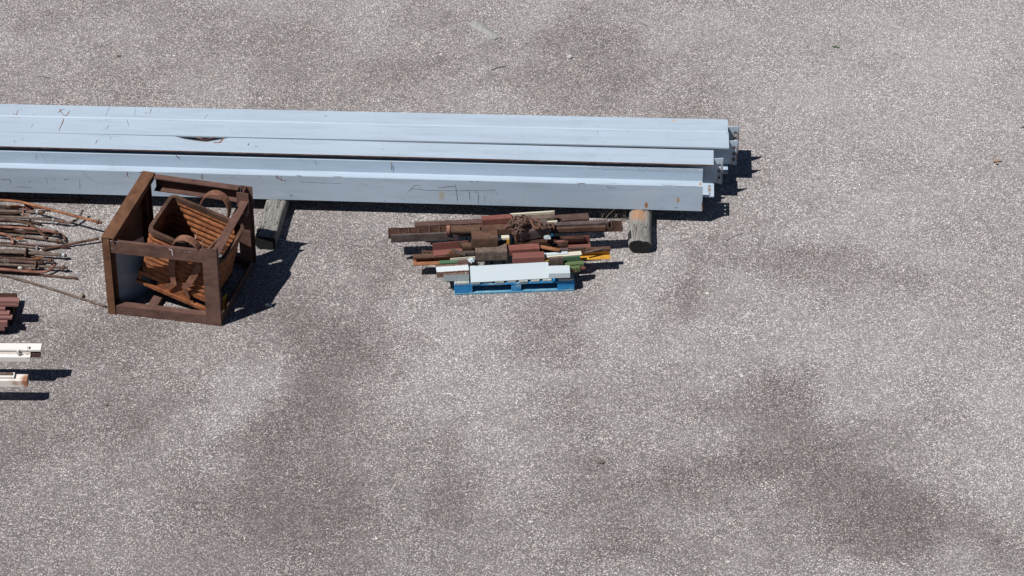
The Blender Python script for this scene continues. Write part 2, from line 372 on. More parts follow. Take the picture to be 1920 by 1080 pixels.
def beam_paint(name, stains=()): return paint(name, NAVYBLUE, chip=.78, stains=stains, streak=.045, rough=.42)
def soft(px, py, z, rx, ry, s, colr=ORANGE, vert=None):
    p = at(px, py, z) if vert is None else at_plane(px, py, *vert)
    if vert is None: r = (rx/192, ry/113, .05)
    else: r = (rx/192, .05, ry/155)
    return (tuple(p), r, s, colr)

def upright_beam(label, back, front, xend, ztop, h, xext, marks=(), stains=(), holes=True, notch=None, edge_rust=False, bevel=0):
    """I-beam standing upright. back / front: image lines of the top flange's two long edges."""
    P0 = at(XL, yat(front, XL), ztop); P1 = at(xend, yat(front, xend), ztop); B1 = at(xend, yat(back, xend), ztop); B0 = at(XL, yat(back, XL), ztop)
    M = frame(P0, P1); Mi = M.inverted(); wd0 = (Mi @ B0).y; wd1 = (Mi @ B1).y; L = (P1-P0).length
    root = empty('steel_beam', M); m = beam_paint('beam_paint', stains); t = .016
    def fl(zo, dents):
        bm = bmesh.new(); n = 90; rows = []
        for k in range(n+1):
            x = L*k/n; y1 = wd0+(wd1-wd0)*k/n; y0 = 0; sag = 0
            y1 -= dents(x) if dents else 0
            z = zo
            rows.append([bm.verts.new(c) for c in ((x, y0, z-(bevel if bevel else 0)), (x, y0+bevel*1.5, z), (x, y1-(.045 if dents and dents(x) > .001 else .002), z), (x, y1, z-(.02 if dents and dents(x) > .001 else 0)), (x, y1, z-t-(.02 if dents and dents(x) > .001 else 0)), (x, y0, z-t-(bevel if bevel else 0)))])
        for a, b in zip(rows, rows[1:]):
            for i in range(6):
                f = bm.faces.new((a[i], a[(i+1) % 6], b[(i+1) % 6], b[i]))
                if i == 5 and edge_rust: f.material_index = 1
        bm.faces.new(rows[0][::-1]); bm.faces.new(rows[-1]); return bm
    dfn = None
    if notch:
        nx = [(Mi @ at(q, yat(back, q), ztop)).x for q in notch[:3]]
        def dfn(x):
            if x <= nx[0] or x >= nx[2]: return 0
            return notch[3]*((x-nx[0])/(nx[1]-nx[0]) if x < nx[1] else (nx[2]-x)/(nx[2]-nx[1]))
    bm = fl(0, dfn)
    for pts, wpx, kind in marks:
        strokes_bm(bm, [at(x, y, ztop) for x, y in rag(pts)], wpx/192, Mi, Vector((0, 0, 1)), 2 if kind == 'r' else 3)
    mesh_obj('flange', bm, [m, EDGE, SCR_R, SCR_D], root)
    mesh_obj('flange', fl(-h+t, None), [m, EDGE], root)
    mid0, mid1 = wd0/2, wd1/2; bm = bmesh.new()
    vs = [bm.verts.new(c) for c in ((0, mid0-.005, -t-.0005), (0, mid0+.005, -t-.0005), (0, mid0+.005, -h+t+.0005), (0, mid0-.005, -h+t+.0005))]
    v2 = [bm.verts.new(c) for c in ((L-.006, mid1-.005, -t-.0005), (L-.006, mid1+.005, -t-.0005), (L-.006, mid1+.005, -h+t+.0005), (L-.006, mid1-.005, -h+t+.0005))]
    for i in range(4): bm.faces.new((vs[i], vs[(i+1) % 4], v2[(i+1) % 4], v2[i]))
    bm.faces.new(vs[::-1]); bm.faces.new(v2); mesh_obj('web', bm, m, root)
    ext = (xext-xend)/192
    bm = bmesh.new(); plate_bm(bm, [(-.005, 0), (ext, .012), (ext, -h+.03), (-.005, -h+.045)], [(ext-.036, -.09-.07*i, .014) for i in range(3)] if holes else [], Vector((L, mid1-.005, -t)), (1, 0, 0), (0, 0, 1), (0, 1, 0), .010)
    BR_ = (.085, .045, .03); wp_ = lambda x, z: tuple(M @ Vector((L+x, mid1, z)))
    sts = [(wp_(ext-.036, -.09-.07*i), (.026, .05, .034), .95, BR_) for i in range(3)]+[(wp_(ext-.006, -.17), (.012, .05, .16), .9, (.15, .08, .05)), (wp_(ext-.05, -.27), (.016, .05, .05), .7, (.36, .24, .12))]
    e = mesh_obj('web_end', bm, paint('web_end_paint', NAVYBLUE, chip=.66, streak=.08, stains=sts), root)
    tag(root, label, 'beam', 'long blue-grey steel beams on timbers'); return root, M
ZT = .495
LA_b = ((0, 195), (1365, 224)); LA_f = ((0, 217), (1365, 247.5)); LB_f = ((0, 247), (1367, 277)); LC_b = ((0, 247.2), (1338, 281.6)); LC_f = ((0, 274), (1338, 309))
marksA = [([(24,212),(30,216),(34,206)],2,'r'),([(108,211),(115,206),(122,205)],2.5,'r'),([(111,205),(118,214),(124,217),(132,208)],2,'r'),([(284,203),(281,214)],2,'r'),([(269,212),(279,213)],1.5,'r'),
 ([(606,217.5),(615,218.5)],2,'r'),([(207,199),(198,218)],1,'d'),([(253,202),(253,219)],.8,'d'),([(296,207),(300,207)],1.5,'r'),([(390,213),(382,223)],.9,'d'),([(39,205),(41,206)],2,'d'),([(61,216),(63,217)],2,'d'),([(221,199.5),(223,200.5)],2,'d')]
marksB = [([(120,222),(115,235),(111,247)],2.6,'r'),([(62,232),(57,241)],1,'d'),([(205,234),(199,242)],1.4,'d'),([(239,223),(241,238)],1,'d'),([(1121,240),(1121,256)],.8,'d'),([(1177,245),(1176,247)],1.4,'d'),([(1362,249),(1366,250)],2,'d'),([(1178,225),(1175,231)],1,'d')]
marksC = [([(26,262),(28,268)],1.5,'d'),([(44,258),(41,263)],1.2,'r'),([(183,262),(179,270)],2,'r'),([(183,262),(190,263)],1,'r'),([(209,256),(206,263)],1.5,'d'),([(400,268),(412,267),(420,258)],4,'r'),([(365,257),(385,263),(405,257)],3.2,'r'),
 ([(465,272),(467,269)],4,'r'),([(477,274),(482,275)],3,'d'),([(720,278),(716,281)],1,'d'),([(1014,277),(1013,279)],1,'d'),([(748,285),(749,291)],.9,'d'),([(1118,290),(1108,292)],.8,'d')]
upright_beam('rearmost grey-blue steel beam of the bundle, its far top edge meeting open asphalt', LA_b, LA_f, 1365, ZT, .33, 1388, marksA, [soft(1264, 226, ZT, 5, 3, .6, (.55, .33, .12))], bevel=.009)
upright_beam('grey-blue steel beam second from the rear with thin dark gap along its near edge', LA_f, LB_f, 1367, ZT-.012, .318, 1385, marksB, [], bevel=0)
upright_beam('grey-blue steel beam with dented rusty flange edge, third from the rear', LC_b, LC_f, 1338, ZT, .33, 1357, marksC, [soft(385, 262, ZT, 45, 7, .35, (.55, .42, .30))], notch=(338, 386, 416, .055), edge_rust=True)

def lying_beam():
    zt, zb = .455, .165
    fr = ((0, 315), (1318, 351)); bk = ((0, 282), (1318, 316.5))
    P0 = at(XL, yat(fr, XL), zt); P1 = at(1318, 351, zt); M = frame(P0, P1); Mi = M.inverted(); L = (P1-P0).length
    wd0 = (Mi @ at(XL, yat(bk, XL), zt)).y; wd1 = (Mi @ at(1318, 316.5, zt)).y; h = zt-zb; t = .016
    root = empty('steel_beam', M)
    n = M.to_3x3() @ Vector((0, -1, 0)); pl = (P0, n)
    f_st = [soft(828, 367, 0, 7, 14, .55, (.40, .30, .12), pl), soft(1271, 375, 0, 4, 8, .8, (.38, .20, .05), pl), soft(1212, 385, 0, 4.5, 8, 1.0, (.33, .12, .03), pl),
            soft(1222, 358, 0, 18, 9, .35, (.46, .52, .58), pl), soft(520, 362, 0, 14, 8, .3, (.46, .53, .60), pl)]
    bm = bmesh.new(); prism_bm(bm, [(0, 0), (t, 0), (t, -h), (0, -h)], 0, L, cuts=60)
    vm = [([(238,321),(239,330),(243,333)],2.2,'r'),([(260,323),(272,322)],2.4,'r'),([(379,325),(379,337)],2.4,'r'),([(434,332),(437,335)],1.4,'d'),([(448,326),(446,321)],1,'d'),([(483,327),(487,332)],2,'r'),
          ([(517,328),(521,336)],2.2,'r'),([(520,328),(524,336),(530,338),(538,338)],2.4,'r'),([(527,329),(528,336)],1.6,'r'),([(543,365),(549,366)],2.4,'d'),([(554,329),(566,330)],1.6,'r'),([(625,331),(643,332)],1.6,'r'),
          ([(152,319),(165,333),(178,341)],1,'d'),([(0,336),(20,337),(20,345)],1.4,'d'),([(85,332),(90,345)],1,'d'),([(55,338),(56,342)],1.6,'d'),([(119,337),(128,337)],1.6,'d'),([(149,335),(150,355)],.8,'d'),([(100,336),(104,335)],1.2,'d'),
          ([(790,347),(778,348),(762,362)],1,'d'),([(786,350),(790,353)],2,'d'),([(821,352),(853,349)],1.2,'r'),([(853,345),(856,362),(858,378)],1.6,'d'),([(880,358),(881,375)],1.5,'d'),([(897,360),(897,383)],1.4,'d'),([(892,358),(893,363)],1.2,'d'),
          ([(909,364),(909,382)],1,'d'),([(930,361),(932,365)],1.8,'d'),([(880,339),(886,340)],2.4,'r'),([(893,340),(897,341)],2.2,'r'),([(770,354),(812,357),(930,357)],.8,'d'),([(752,372),(760,376)],1.1,'d'),
          ([(1085,345),(1085,350)],1.6,'d'),([(1138,348),(1140,352),(1156,352)],1.3,'d'),([(1080,343),(1099,344)],1.6,'r'),([(1265,389),(1271,389)],2.4,'d'),([(1316,378),(1317,396)],2.4,'r'),([(299,330),(300,352)],1,'r'),
          ([(1240,347),(1318,351)],1.0,'r'),([(720,376),(722,378)],2,'d'),([(670,345),(692,345)],.7,'d'),([(560,341),(640,344)],.7,'d'),([(100,353),(101,356)],1.6,'d'),([(30,350),(60,352)],.8,'d'),([(1049,364),(1051,366)],1.5,'d')]
    for pts, wpx, kd in vm: strokes_bm(bm, [at_plane(x, y, *pl) for x, y in rag(pts, .6)], wpx/192, Mi, n, 1 if kd == 'r' else 2)
    mesh_obj('flange', bm, [beam_paint('front_flange_paint', f_st), SCR_R, SCR_D], root)
    bm = bmesh.new()
    rows = [[bm.verts.new((x, w_+a, b)) for a, b in ((-t, 0), (0, 0), (0, -h), (-t, -h))] for x, w_ in ((0, wd0), (L, wd1))]
    for i in range(4): bm.faces.new((rows[0][i], rows[0][(i+1) % 4], rows[1][(i+1) % 4], rows[1][i]))
    bm.faces.new(rows[0][::-1]); bm.faces.new(rows[1])
    n2 = Vector((0, -1, 0)); 
    pb = M @ Vector((0, wd0-t, 0)); plb = (pb, n)
    for pts, wpx, kd in [([(330,289),(333,296),(337,295)],2,'r'),([(734,303),(735,321)],2.5,'r'),([(68,286),(68,300)],.9,'d'),([(78,287),(86,305)],.6,'d'),([(590,300),(592,310)],.8,'d'),([(1318,318),(1100,311)],1.,'r')]:
        strokes_bm(bm, [at_plane(x, y, *plb) for x, y in rag(pts, .5)], wpx/192, Mi, n2, 1 if kd == 'r' else 2)
    mesh_obj('flange', bm, [beam_paint('rear_flange_paint'), SCR_R, SCR_D], root)
    zw = -h/2; bm = bmesh.new(); e = .115
    plate_bm(bm, [(0, t+.0005), (L-.002, t+.0005), (L-.001, t+.03), (L+e, t+.035), (L+e, wd1-.05), (L-.002, wd1-.045), (L-.002, wd1-t-.0005), (0, wd0-t-.0005)],
             [(L+e-.04, .09+.07*i, .013) for i in range(3)], Vector((0, 0, zw-.006)), (1, 0, 0), (0, 1, 0), (0, 0, 1), .012)
    p1 = M @ Vector((L+e-.045, .16, zw))
    mesh_obj('web', bm, [beam_paint('web_paint', [(tuple(p1), (.022, .10, .05), .7, (.26, .12, .06)), soft(1313, 346, zt-h/2, 4, 5, .9)]), SCR_R], root)
    tag(root, 'nearest grey-blue steel beam lying on its side, one flange facing the camera', 'beam', 'long blue-grey steel beams on timbers')
lying_beam()

def timber(label, c0, c1, z, w, flat, endmat, back=1.25):
    """weathered bearer: c0 front top centre pixel, c1 a pixel further back on its top"""
    A = at(*c0, z); B = at(*c1, z); d = (B-A).normalized(); B = A+d*back
    M = frame(A, B); bm = bmesh.new(); n = 24; cuts = 26; rings = []
    for k in range(cuts+1):
        x = back*k/cuts; r = []
        for i in range(n):
            a = 2*math.pi*i/n; e = flat; cx = abs(math.cos(a))**e*math.copysign(1, math.cos(a)); cz = abs(math.sin(a))**e*math.copysign(1, math.sin(a))
            j = 1+.03*math.sin(a*3+k*.35)+random.uniform(-.018, .018)
            y = cx*w/2*j; zz = -z/2+cz*z/2*(j if cz < .8 else 1)
            if i == n//4+1: zz -= .012
            if k in (0, cuts): y *= .93; zz = -z/2+(zz+z/2)*.93
            r.append(bm.verts.new((x, y, max(zz, -z+.0))))
        rings.append(r)
    for a, b in zip(rings, rings[1:]):
        for i in range(n): f = bm.faces.new((a[i], a[(i+1) % n], b[(i+1) % n], b[i])); f.smooth = True
    bm.faces.new(rings[0][::-1]).material_index = 1; bm.faces.new(rings[-1]).material_index = 1
    o = mesh_obj('timber_bearer', bm, [WOOD, endmat], None, M)
    return tag(o, label, 'timber', 'timbers carrying the steel beams')
timber('flat-topped weathered grey timber under the beams just right of the rusty steel cage', (497, 443), (519, 370), .163, .215, .45, WOODE)
timber('round weathered log with dark sawn end under the right end of the beams', (1200, 450), (1201, 390), .163, .23, .8, WOODE)
timber('grey timber carrying the left end of the beams beyond the rods', (-330, 420), (-320, 350), .163, .23, .7, WOODE)

# ------------------------------------------------------------------ rusty steel cage
CF = [at(203, 588), at(415, 612)]; CF = [CF[0], CF[1]]
CR = at(473, 350, .9); CR.z = 0; CL = at(268, 322, .9); CL.z = 0
FLc, FRc, BRc, BLc = CF[0], CF[1], CR, CL
H = .9
CAGE = rust('cage_rust', (.062, .034, .028), (.112, .061, .048), (.160, .092, .073), 12, .5, .62)
CAGEO = rust('cage_rust_warm', (.07, .034, .020), (.130, .062, .034), (.18, .092, .055), 10, .6, .65)
def cage():
    M = Matrix.Translation(FLc); root = empty('steel_cage', M); up = Vector((0, 0, 1))
    dx = (FRc-FLc).normalized(); dl = (BLc-FLc).normalized(); dr = (BRc-FRc).normalized(); db = (BRc-BLc).normalized()
    def pz(p, z): return Vector((p.x, p.y, z))
    # posts: axis up; frame 'up' = direction pointing to +profile z
    def post(p, prof, upv, mat, z0=.0, z1=H): return prism('corner_post', prof, pz(p, z0), pz(p, z1), mat, root, up=upv, bevel=.003)
    # front-left: channel opening to the right; web on the left side
    a = .14
    def U3(w, d, t=.009): return [(0, 0), (w, 0), (w, -d), (w-t, -d), (w-t, -t), (t, -t), (t, -d), (0, -d)]
    # profile y axis = up x axis(z): with up=-dx  -> y = (-dx) x z
    def chanpost(corner, along, inward, w, d, mat, z1=H, z0=0):
        """web of width w running along 'along' from the corner, flanges d deep going 'inward'"""
        bm = bmesh.new(); t = .009; al = Vector(along); inn = Vector(inward)
        pts = [(0, 0), (w, 0), (w, d), (w-t, d), (w-t, t), (t, t), (t, d), (0, d)]
        lo = [bm.verts.new(pz(corner, z0)+al*x+inn*y-FLc) for x, y in pts]; hi = [bm.verts.new(pz(corner, z1)+al*x+inn*y-FLc) for x, y in pts]
        for i in range(8): bm.faces.new((lo[i], lo[(i+1) % 8], hi[(i+1) % 8], hi[i]))
        bm.faces.new(lo[::-1]); bm.faces.new(hi)
        return mesh_obj('corner_post', bm, mat, root)
    inL = Vector((dl.y, -dl.x, 0)); inF = Vector((-dx.y, dx.x, 0))
    chanpost(FLc, dl, inL, .13, .075, CAGEO, H-.001)
    chanpost(FRc, -dx, inF, .145, .06, CAGE, H-.001)
    chanpost(BLc, -dl, inL, .13, .075, CAGEO, H-.001)
    # back-right: I-shaped post, showing a web and two flanges
    bm = bmesh.new(); w_ = .12; t = .009
    pr_ = [(0, 0), (w_, 0), (w_, t), (w_/2+.004, t), (w_/2+.004, .13-t), (w_, .13-t), (w_, .13), (0, .13), (0, .13-t), (w_/2-.004, .13-t), (w_/2-.004, t), (0, t)]
    lo = [bm.verts.new(BRc-FLc+(-db)*x+(-dr)*y) for x, y in pr_]; hi = [bm.verts.new(v.co+up*(H)) for v in lo]
    for i in range(12): bm.faces.new((lo[i], lo[(i+1) % 12], hi[(i+1) % 12], hi[i]))
    bm.faces.new(lo[::-1]); bm.faces.new(hi); mesh_obj('corner_post', bm, CAGE, root)
    # top rails
    def rail(name, p, q, z, prof, mat, inset=(0, 0), upv=(0, 0, 1), z2=None):
        d = (q-p).normalized(); return prism(name, prof, pz(p, z)+d*inset[0], pz(q, z2 if z2 is not None else z)-d*inset[1], mat, root, up=upv, bevel=.002)
    # front: angle with wall to the camera and shelf on top
    off = inF*(-.003)
    rail('top_rail', FLc+inF*.003, FRc+inF*.003, H-.035, [(0, 0), (.035, 0), (.035, -.009), (.009, -.009), (.009, -.135), (0, -.135)], CAGE, (.085, .147))
    # left: wide channel on its side (flat top)
    rail('top_rail', FLc+inL*.0, BLc, H+.010, shift([(0, 0), (.125, 0), (.125, -.06), (.116, -.06), (.116, -.009), (.009, -.009), (.009, -.06), (0, -.06)], -.125, 0), CAGEO, (-.004, -.004))
    # back: channel opening to the camera
    rail('top_rail', BLc+db*.0, BRc, H-.006, shift(chan_front(.075, .15, .01), -.075, 0), CAGE, (.13, .125))
    # right: lower, joined to the posts below their tops
    rail('top_rail', FRc+Vector((-dr.y, dr.x, 0))*.0, BRc, .80, shift([(0, 0), (.085, 0), (.085, -.085), (.076, -.085), (.076, -.009), (0, -.009)], .0-.0, 0), CAGE, (.062, .10), z2=.81)
    # bottom rails
    rail('bottom_rail', FLc+inF*.004, FRc+inF*.004, .105, [(0, 0), (.075, 0), (.075, -.009), (.009, -.009), (.009, -.103), (0, -.103)], CAGE, (.078, .147))
    rail('bottom_rail', FLc, BLc, .09, shift(rect(.01, .088), -.012, 0), CAGE, (.135, .135))
    rail('bottom_rail', BLc, BRc, .09, shift(rect(.07, .088), -.075, 0), CAGE, (.08, .13))
    rail('bottom_rail', FRc, BRc, .10, [(0, 0), (.009, 0), (.009, -.09), (.06, -.09), (.06, -.098), (0, -.098)], CAGE, (.06, .13))
    # cross member on the floor of the cage
    c0 = FLc.lerp(FRc, .40)+inF*.08; c1 = BLc.lerp(BRc, .40)-inF*.08
    prism('cross_member', chan_down(.09, .055, .009), pz(c0, .062), pz(c1, .062), CAGE, root)
    # solid left side panel
    prism('side_panel', rect(.005, H-.15), pz(FLc, H-.055)+dl*.13+inL*.012, pz(BLc, H-.055)-dl*.13+inL*.012, CAGEO, root)
    # gussets at the right rail's ends
    for p, s, z in ((BRc-dr*.13, 1, .69), ):
        bm = bmesh.new(); o = pz(p, z)-FLc; q = [o, o+up*.12, o-dr*.13*s]
        vs = [bm.verts.new(v+e*.004*Vector((dr.y, -dr.x, 0))) for e in (-1, 1) for v in q]
        bm.faces.new(vs[:3]); bm.faces.new(vs[3:][::-1])
        for i in range(3): bm.faces.new((vs[i], vs[(i+1) % 3], vs[3+(i+1) % 3], vs[3+i]))
        mesh_obj('gusset', bm, CAGE, root)
    # paint drips and scuffs on the front top rail
    k = N('pale_paint'); wm = k.fin((.62, .55, .60), .6)
    n = -inF; pl = (FLc+inF*.003, n); 
    T = Matrix.Translation(FLc).inverted()
    for pts, w2 in [([(316,466),(321,468),(323,472),(324,480)], 2.2), ([(202,450),(214,452),(224,454)], 1.3), ([(202,463),(213,466)], .9), ([(332,469),(338,472)], .8), ([(352,471),(358,473)], .8), ([(345,470),(349,472)], .7)]:
        bm = bmesh.new(); strokes_bm(bm, [at_plane(x, y, *pl) for x, y in rag(pts, .5)], w2/192, T, n, 0)
        mesh_obj('paint_drip', bm, wm, root)
    tag(root, 'rusty brown open steel cage frame holding a corroded ribbed bin', 'cage')
cage()

# sheet of grey-blue plastic leaning inside the cage
def sheet():
    k = N('grey_blue_sheet'); c = k.coord(); a = k.noise(c, 6, 6, .7)
    m = k.fin(k.ramp(a, [(.3, (.20, .24, .29)), (.7, (.30, .35, .40))]), .25, 0, .6)
    A = at(226, 571, .006); B = at(283, 542, .006); d = (B-A).normalized(); nn = Vector((d.y, -d.x, 0))
    bm = bmesh.new(); M = Matrix.Translation(A)
    q = [Vector((0, 0, 0)), B-A, (B-A)+Vector((0, 0, .60))+(-nn)*.06, Vector((0, 0, .60))+(-nn)*.06]
    vs = [bm.verts.new(p+nn*e) for e in (-.006, .006) for p in q]
    bm.faces.new(vs[:4]); bm.faces.new(vs[4:][::-1])
    for i in range(4): bm.faces.new((vs[i], vs[(i+1) % 4], vs[4+(i+1) % 4], vs[4+i]))
    tag(mesh_obj('plastic_sheet', bm, m, None, M), 'thin grey-blue sheet standing inside the left side of the rusty cage', 'sheet')
sheet()

# ribbed steel bin, tipped inside the cage
ANG = (-.309, .276, .066); BO = Vector((-3.637, -.214, .25)); BLn, BV, BH = .785, .582, .70
LOOPM = rust('loop_rust', (.08, .036, .024), (.18, .085, .055), (.26, .14, .095), 16, .6, .6)
def crate():
    ca, cb, cc = ANG
    Rm = Matrix.Rotation(ca, 4, 'Z') @ Matrix.Rotation(cb, 4, 'Y') @ Matrix.Rotation(cc, 4, 'X')
    M = Matrix.Translation(BO) @ Rm; root = empty('ribbed_bin', M); L, V, Hh = BLn, BV, BH; r = .07
    zb = .14
    def loop(o, rr):
        pts = []
        for cx, cy, a0 in ((L-rr, V-rr, 0), (rr, V-rr, 90), (rr, rr, 180), (L-rr, rr, 270)):
            for k in range(7):
                a = math.radians(a0+15*k); pts.append((cx+(rr+o)*math.cos(a), cy+(rr+o)*math.sin(a)))
        return pts
    # ribbed wall: outer and inner skins, horizontal corrugations
    bm = bmesh.new(); nz = 66; ribs = 8.0
    def skin(off, flip):
        rows = []
        for k in range(nz+1):
            f = k/nz; z = zb+(Hh-.045-zb)*f; o = off-.020*abs(math.sin(math.pi*ribs*f))**.65
            rows.append([bm.verts.new((x, y, z)) for x, y in loop(o, r)])
        m = len(rows[0])
        for a, b in zip(rows, rows[1:]):
            for i in range(m):
                q = (a[i], a[(i+1) % m], b[(i+1) % m], b[i]); f_ = bm.faces.new(q if not flip else q[::-1]); f_.smooth = True
        return rows
    o_, i_ = skin(0, False), skin(-.006, True); m = len(o_[0])
    for i in range(m):
        bm.faces.new((o_[-1][i], o_[-1][(i+1) % m], i_[-1][(i+1) % m], i_[-1][i]))
        bm.faces.new((o_[0][i], o_[0][(i+1) % m], i_[0][(i+1) % m], i_[0][i]))
    mesh_obj('ribbed_wall', bm, RUSTB, root)
    # rim band
    bm = bmesh.new(); ro, ri = loop(.006, r), loop(-.028, r); vs = []
    for z in (Hh-.05, Hh): vs.append([[bm.verts.new((x, y, z)) for x, y in lp] for lp in (ro, ri)])
    for i in range(m):
        j = (i+1) % m
        bm.faces.new((vs[0][0][i], vs[0][0][j], vs[1][0][j], vs[1][0][i])); bm.faces.new((vs[0][1][i], vs[0][1][j], vs[1][1][j], vs[1][1][i]))
        bm.faces.new((vs[1][0][i], vs[1][0][j], vs[1][1][j], vs[1][1][i])); bm.faces.new((vs[0][0][i], vs[0][0][j], vs[0][1][j], vs[0][1][i]))
    mesh_obj('rim', bm, RUST, root)
    # floor, and a base skirt with two fork pockets on each long side
    bm = bmesh.new(); box_bm(bm, (L/2, V/2, zb+.004), (L-.03, V-.03, .008)); mesh_obj('bin_floor', bm, RUSTD, root)
    for yy, s in ((0, 1), (V, -1)):
        bm = bmesh.new(); ol = [(.012, 0), (L-.012, 0), (L-.012, zb), (.012, zb)]
        edges = []; 
        lps = [ol]+[[(x0, .035), (x0+.17, .035), (x0+.17, .10), (x0, .10)] for x0 in (.05, L-.22)]
        for lp in lps:
            v_ = [bm.verts.new((a, yy+s*.002, b)) for a, b in lp]; edges += [bm.edges.new((v_[i], v_[(i+1) % 4])) for i in range(4)]
        rr = bmesh.ops.triangle_fill(bm, edges=edges, use_beauty=True); fs = [g for g in rr['geom'] if isinstance(g, bmesh.types.BMFace)]
        e = bmesh.ops.extrude_face_region(bm, geom=fs); bmesh.ops.translate(bm, verts=[g for g in e['geom'] if isinstance(g, bmesh.types.BMVert)], vec=(0, s*.012, 0))
        box_bm(bm, (L/2, yy-s*.008, .016), (L-.01, .03, .032)); 
        mesh_obj('base_skirt', bm, RUSTB, root)
    for xx in (.01, L-.01):
        bm = bmesh.new(); box_bm(bm, (xx, V/2, zb/2), (.01, V-.03, zb-.002)); mesh_obj('base_skirt', bm, RUSTD, root)
    # lifting loops of bent flat bar that run down each long side
    for yy, s, cx in ((-.020, -1, L*.56), (V+.020, 1, L*.56)):
        bm = bmesh.new(); R_ = .145; pts = []
        pts.append((cx-.16, -.30+.0, 0)); 
        path = [(cx-R_, Hh-.12)]
        for k in range(13):
            a = math.pi-math.pi*k/12; path.append((cx+R_*math.cos(a), Hh-.0+.17*math.sin(a)))
        path += [(cx+R_, Hh-.12)]
        hw = .040; rows = []
        for i, (x, z) in enumerate(path):
            a = path[max(i-1, 0)]; b = path[min(i+1, len(path)-1)]; tx, tz = b[0]-a[0], b[1]-a[1]; ln = math.hypot(tx, tz); nx, nz_ = -tz/ln, tx/ln
            lean = s*.02*max(0, (z-(Hh-.06))/.15)
            rows.append([bm.verts.new((x+nx*e*.006, yy+s*f*hw+s*hw*.6+lean, z+nz_*e*.006)) for e, f in ((-1, -1), (1, -1), (1, 1), (-1, 1))])
        for a, b in zip(rows, rows[1:]):
            for i in range(4): bm.faces.new((a[i], a[(i+1) % 4], b[(i+1) % 4], b[i]))
        bm.faces.new(rows[0][::-1]); bm.faces.new(rows[-1])
        for sg in (-1, 1):      # straps welded down the wall, flaring at the foot
            cl = [(cx+sg*R_, Hh-.10), (cx+sg*(R_-.03), Hh-.30), (cx+sg*(R_-.06), Hh-.42), (cx+sg*(R_-.09), Hh-.50), (cx+sg*(R_-.02), Hh-.60)]
            rw = []
            for i, (x, z) in enumerate(cl):
                q = (.034, .034, .030, .030, .010)[i]; yo = s*(.004, .012, .012, .012, .012)[i]
                rw.append([bm.verts.new((x+a*q, yy+yo+b*.005, z)) for a, b in ((-1, -1), (1, -1), (1, 1), (-1, 1))])
            for a, b in zip(rw, rw[1:]):
                for i in range(4): bm.faces.new((a[i], a[(i+1) % 4], b[(i+1) % 4], b[i]))
            bm.faces.new(rw[0][::-1]); bm.faces.new(rw[-1])
        mesh_obj('lifting_loop', bm, LOOPM, root)
    tag(root, 'orange-rusted ribbed steel bin tipped over inside the brown cage', 'bin')
    return M
BM_ = crate()

# things lying in the bin
def binp(x, y, z): return BM_ @ Vector((x*BLn, y*BV, z))
def rod_obj(name, pts, r, mat, label, cat, group=None, seg=8, sub=5, nuts=(), plates=()):
    P = [Vector(p) for p in pts]; o0 = P[0].copy()
    C = curve([p-o0 for p in P], sub) if len(P) > 2 else [p-o0 for p in P]
    if len(C) == 2:
        n = 10; C = [C[0].lerp(C[1], i/n)+Vector((0, random.uniform(-1, 1)*r*.12, random.uniform(-1, 1)*r*.12)) for i in range(n+1)]
    bm = bmesh.new(); tube_bm(bm, C, r, seg)
    if not nuts and not plates:
        o = mesh_obj(name, bm, mat, None, Matrix.Translation(o0)); tag(o, label, cat, group); return o
    root = empty(name, Matrix.Translation(o0)); mesh_obj('shaft', bm, mat, root)
    def where(f):
        n = len(C)-1; i = min(int(f*n), n-1); t = f*n-i; return C[i].lerp(C[i+1], t), (C[i+1]-C[i]).normalized()
    for f, R_, ln, mt in nuts:
        p, d = where(f); bm = bmesh.new(); tube_bm(bm, [p-d*ln/2, p+d*ln/2], R_, 6)
        for q in bm.faces: q.smooth = False
        mesh_obj('nut', bm, mt, root)
    for f, sz, mt in plates:
        p, d = where(f); q = d.to_track_quat('X', 'Z').to_matrix().to_4x4(); bm = bmesh.new()
        box_bm(bm, (0, 0, 0), (.010, sz, sz), M=Matrix.Translation(p) @ q @ Matrix.Rotation(random.uniform(.3, .7), 4, 'X')); mesh_obj('washer_plate', bm, mt, root)
    tag(root, label, cat, group); return root
rod_obj('steel_rod', [binp(.62, .30, .36), at(447, 409, .80)], .014, RUST, 'brown rod leaning out of the rusted bin against the cage rail', 'rod')
def grass_tuft(name, label, base, n, l, r, tilt, mat, cat='dry grass', spread=.02, zf=1.0):
    bm = bmesh.new()
    for i in range(n):
        a = random.uniform(0, 6.28); t = random.uniform(.3, 1)*tilt; b = Vector((random.gauss(0, spread), random.gauss(0, spread*.6), .002))
        d = Vector((math.cos(a)*t, math.sin(a)*t*.7, (1.1-t*.6)*zf)).normalized(); L = l*random.uniform(.5, 1); s = Vector((random.uniform(-.4, .4), random.uniform(-.4, .4), 0))
        tube_bm(bm, [b, b+d*L*.5+s*L*.12, b+d*L+s*L*.5+Vector((0, 0, -.25*L*t))], r, 4, rs=[r, r*.8, r*.3])
    return tag(mesh_obj(name, bm, mat, None, Matrix.Translation(base)), label, cat)
k = N('dry_straw'); STRAW = k.fin(k.ramp(k.noise(k.coord(), 20), [(.3, (.26, .20, .13)), (.7, (.52, .44, .33))]), .8)
k = N('dead_grass'); DEAD = k.fin(k.ramp(k.noise(k.coord(), 20), [(.3, (.20, .17, .14)), (.7, (.42, .37, .31))]), .8)
grass_tuft('dry_grass', 'few pale straw stalks sticking up inside the rusted bin', binp(.60, .25, .40), 9, .32, .0035, .45, STRAW)
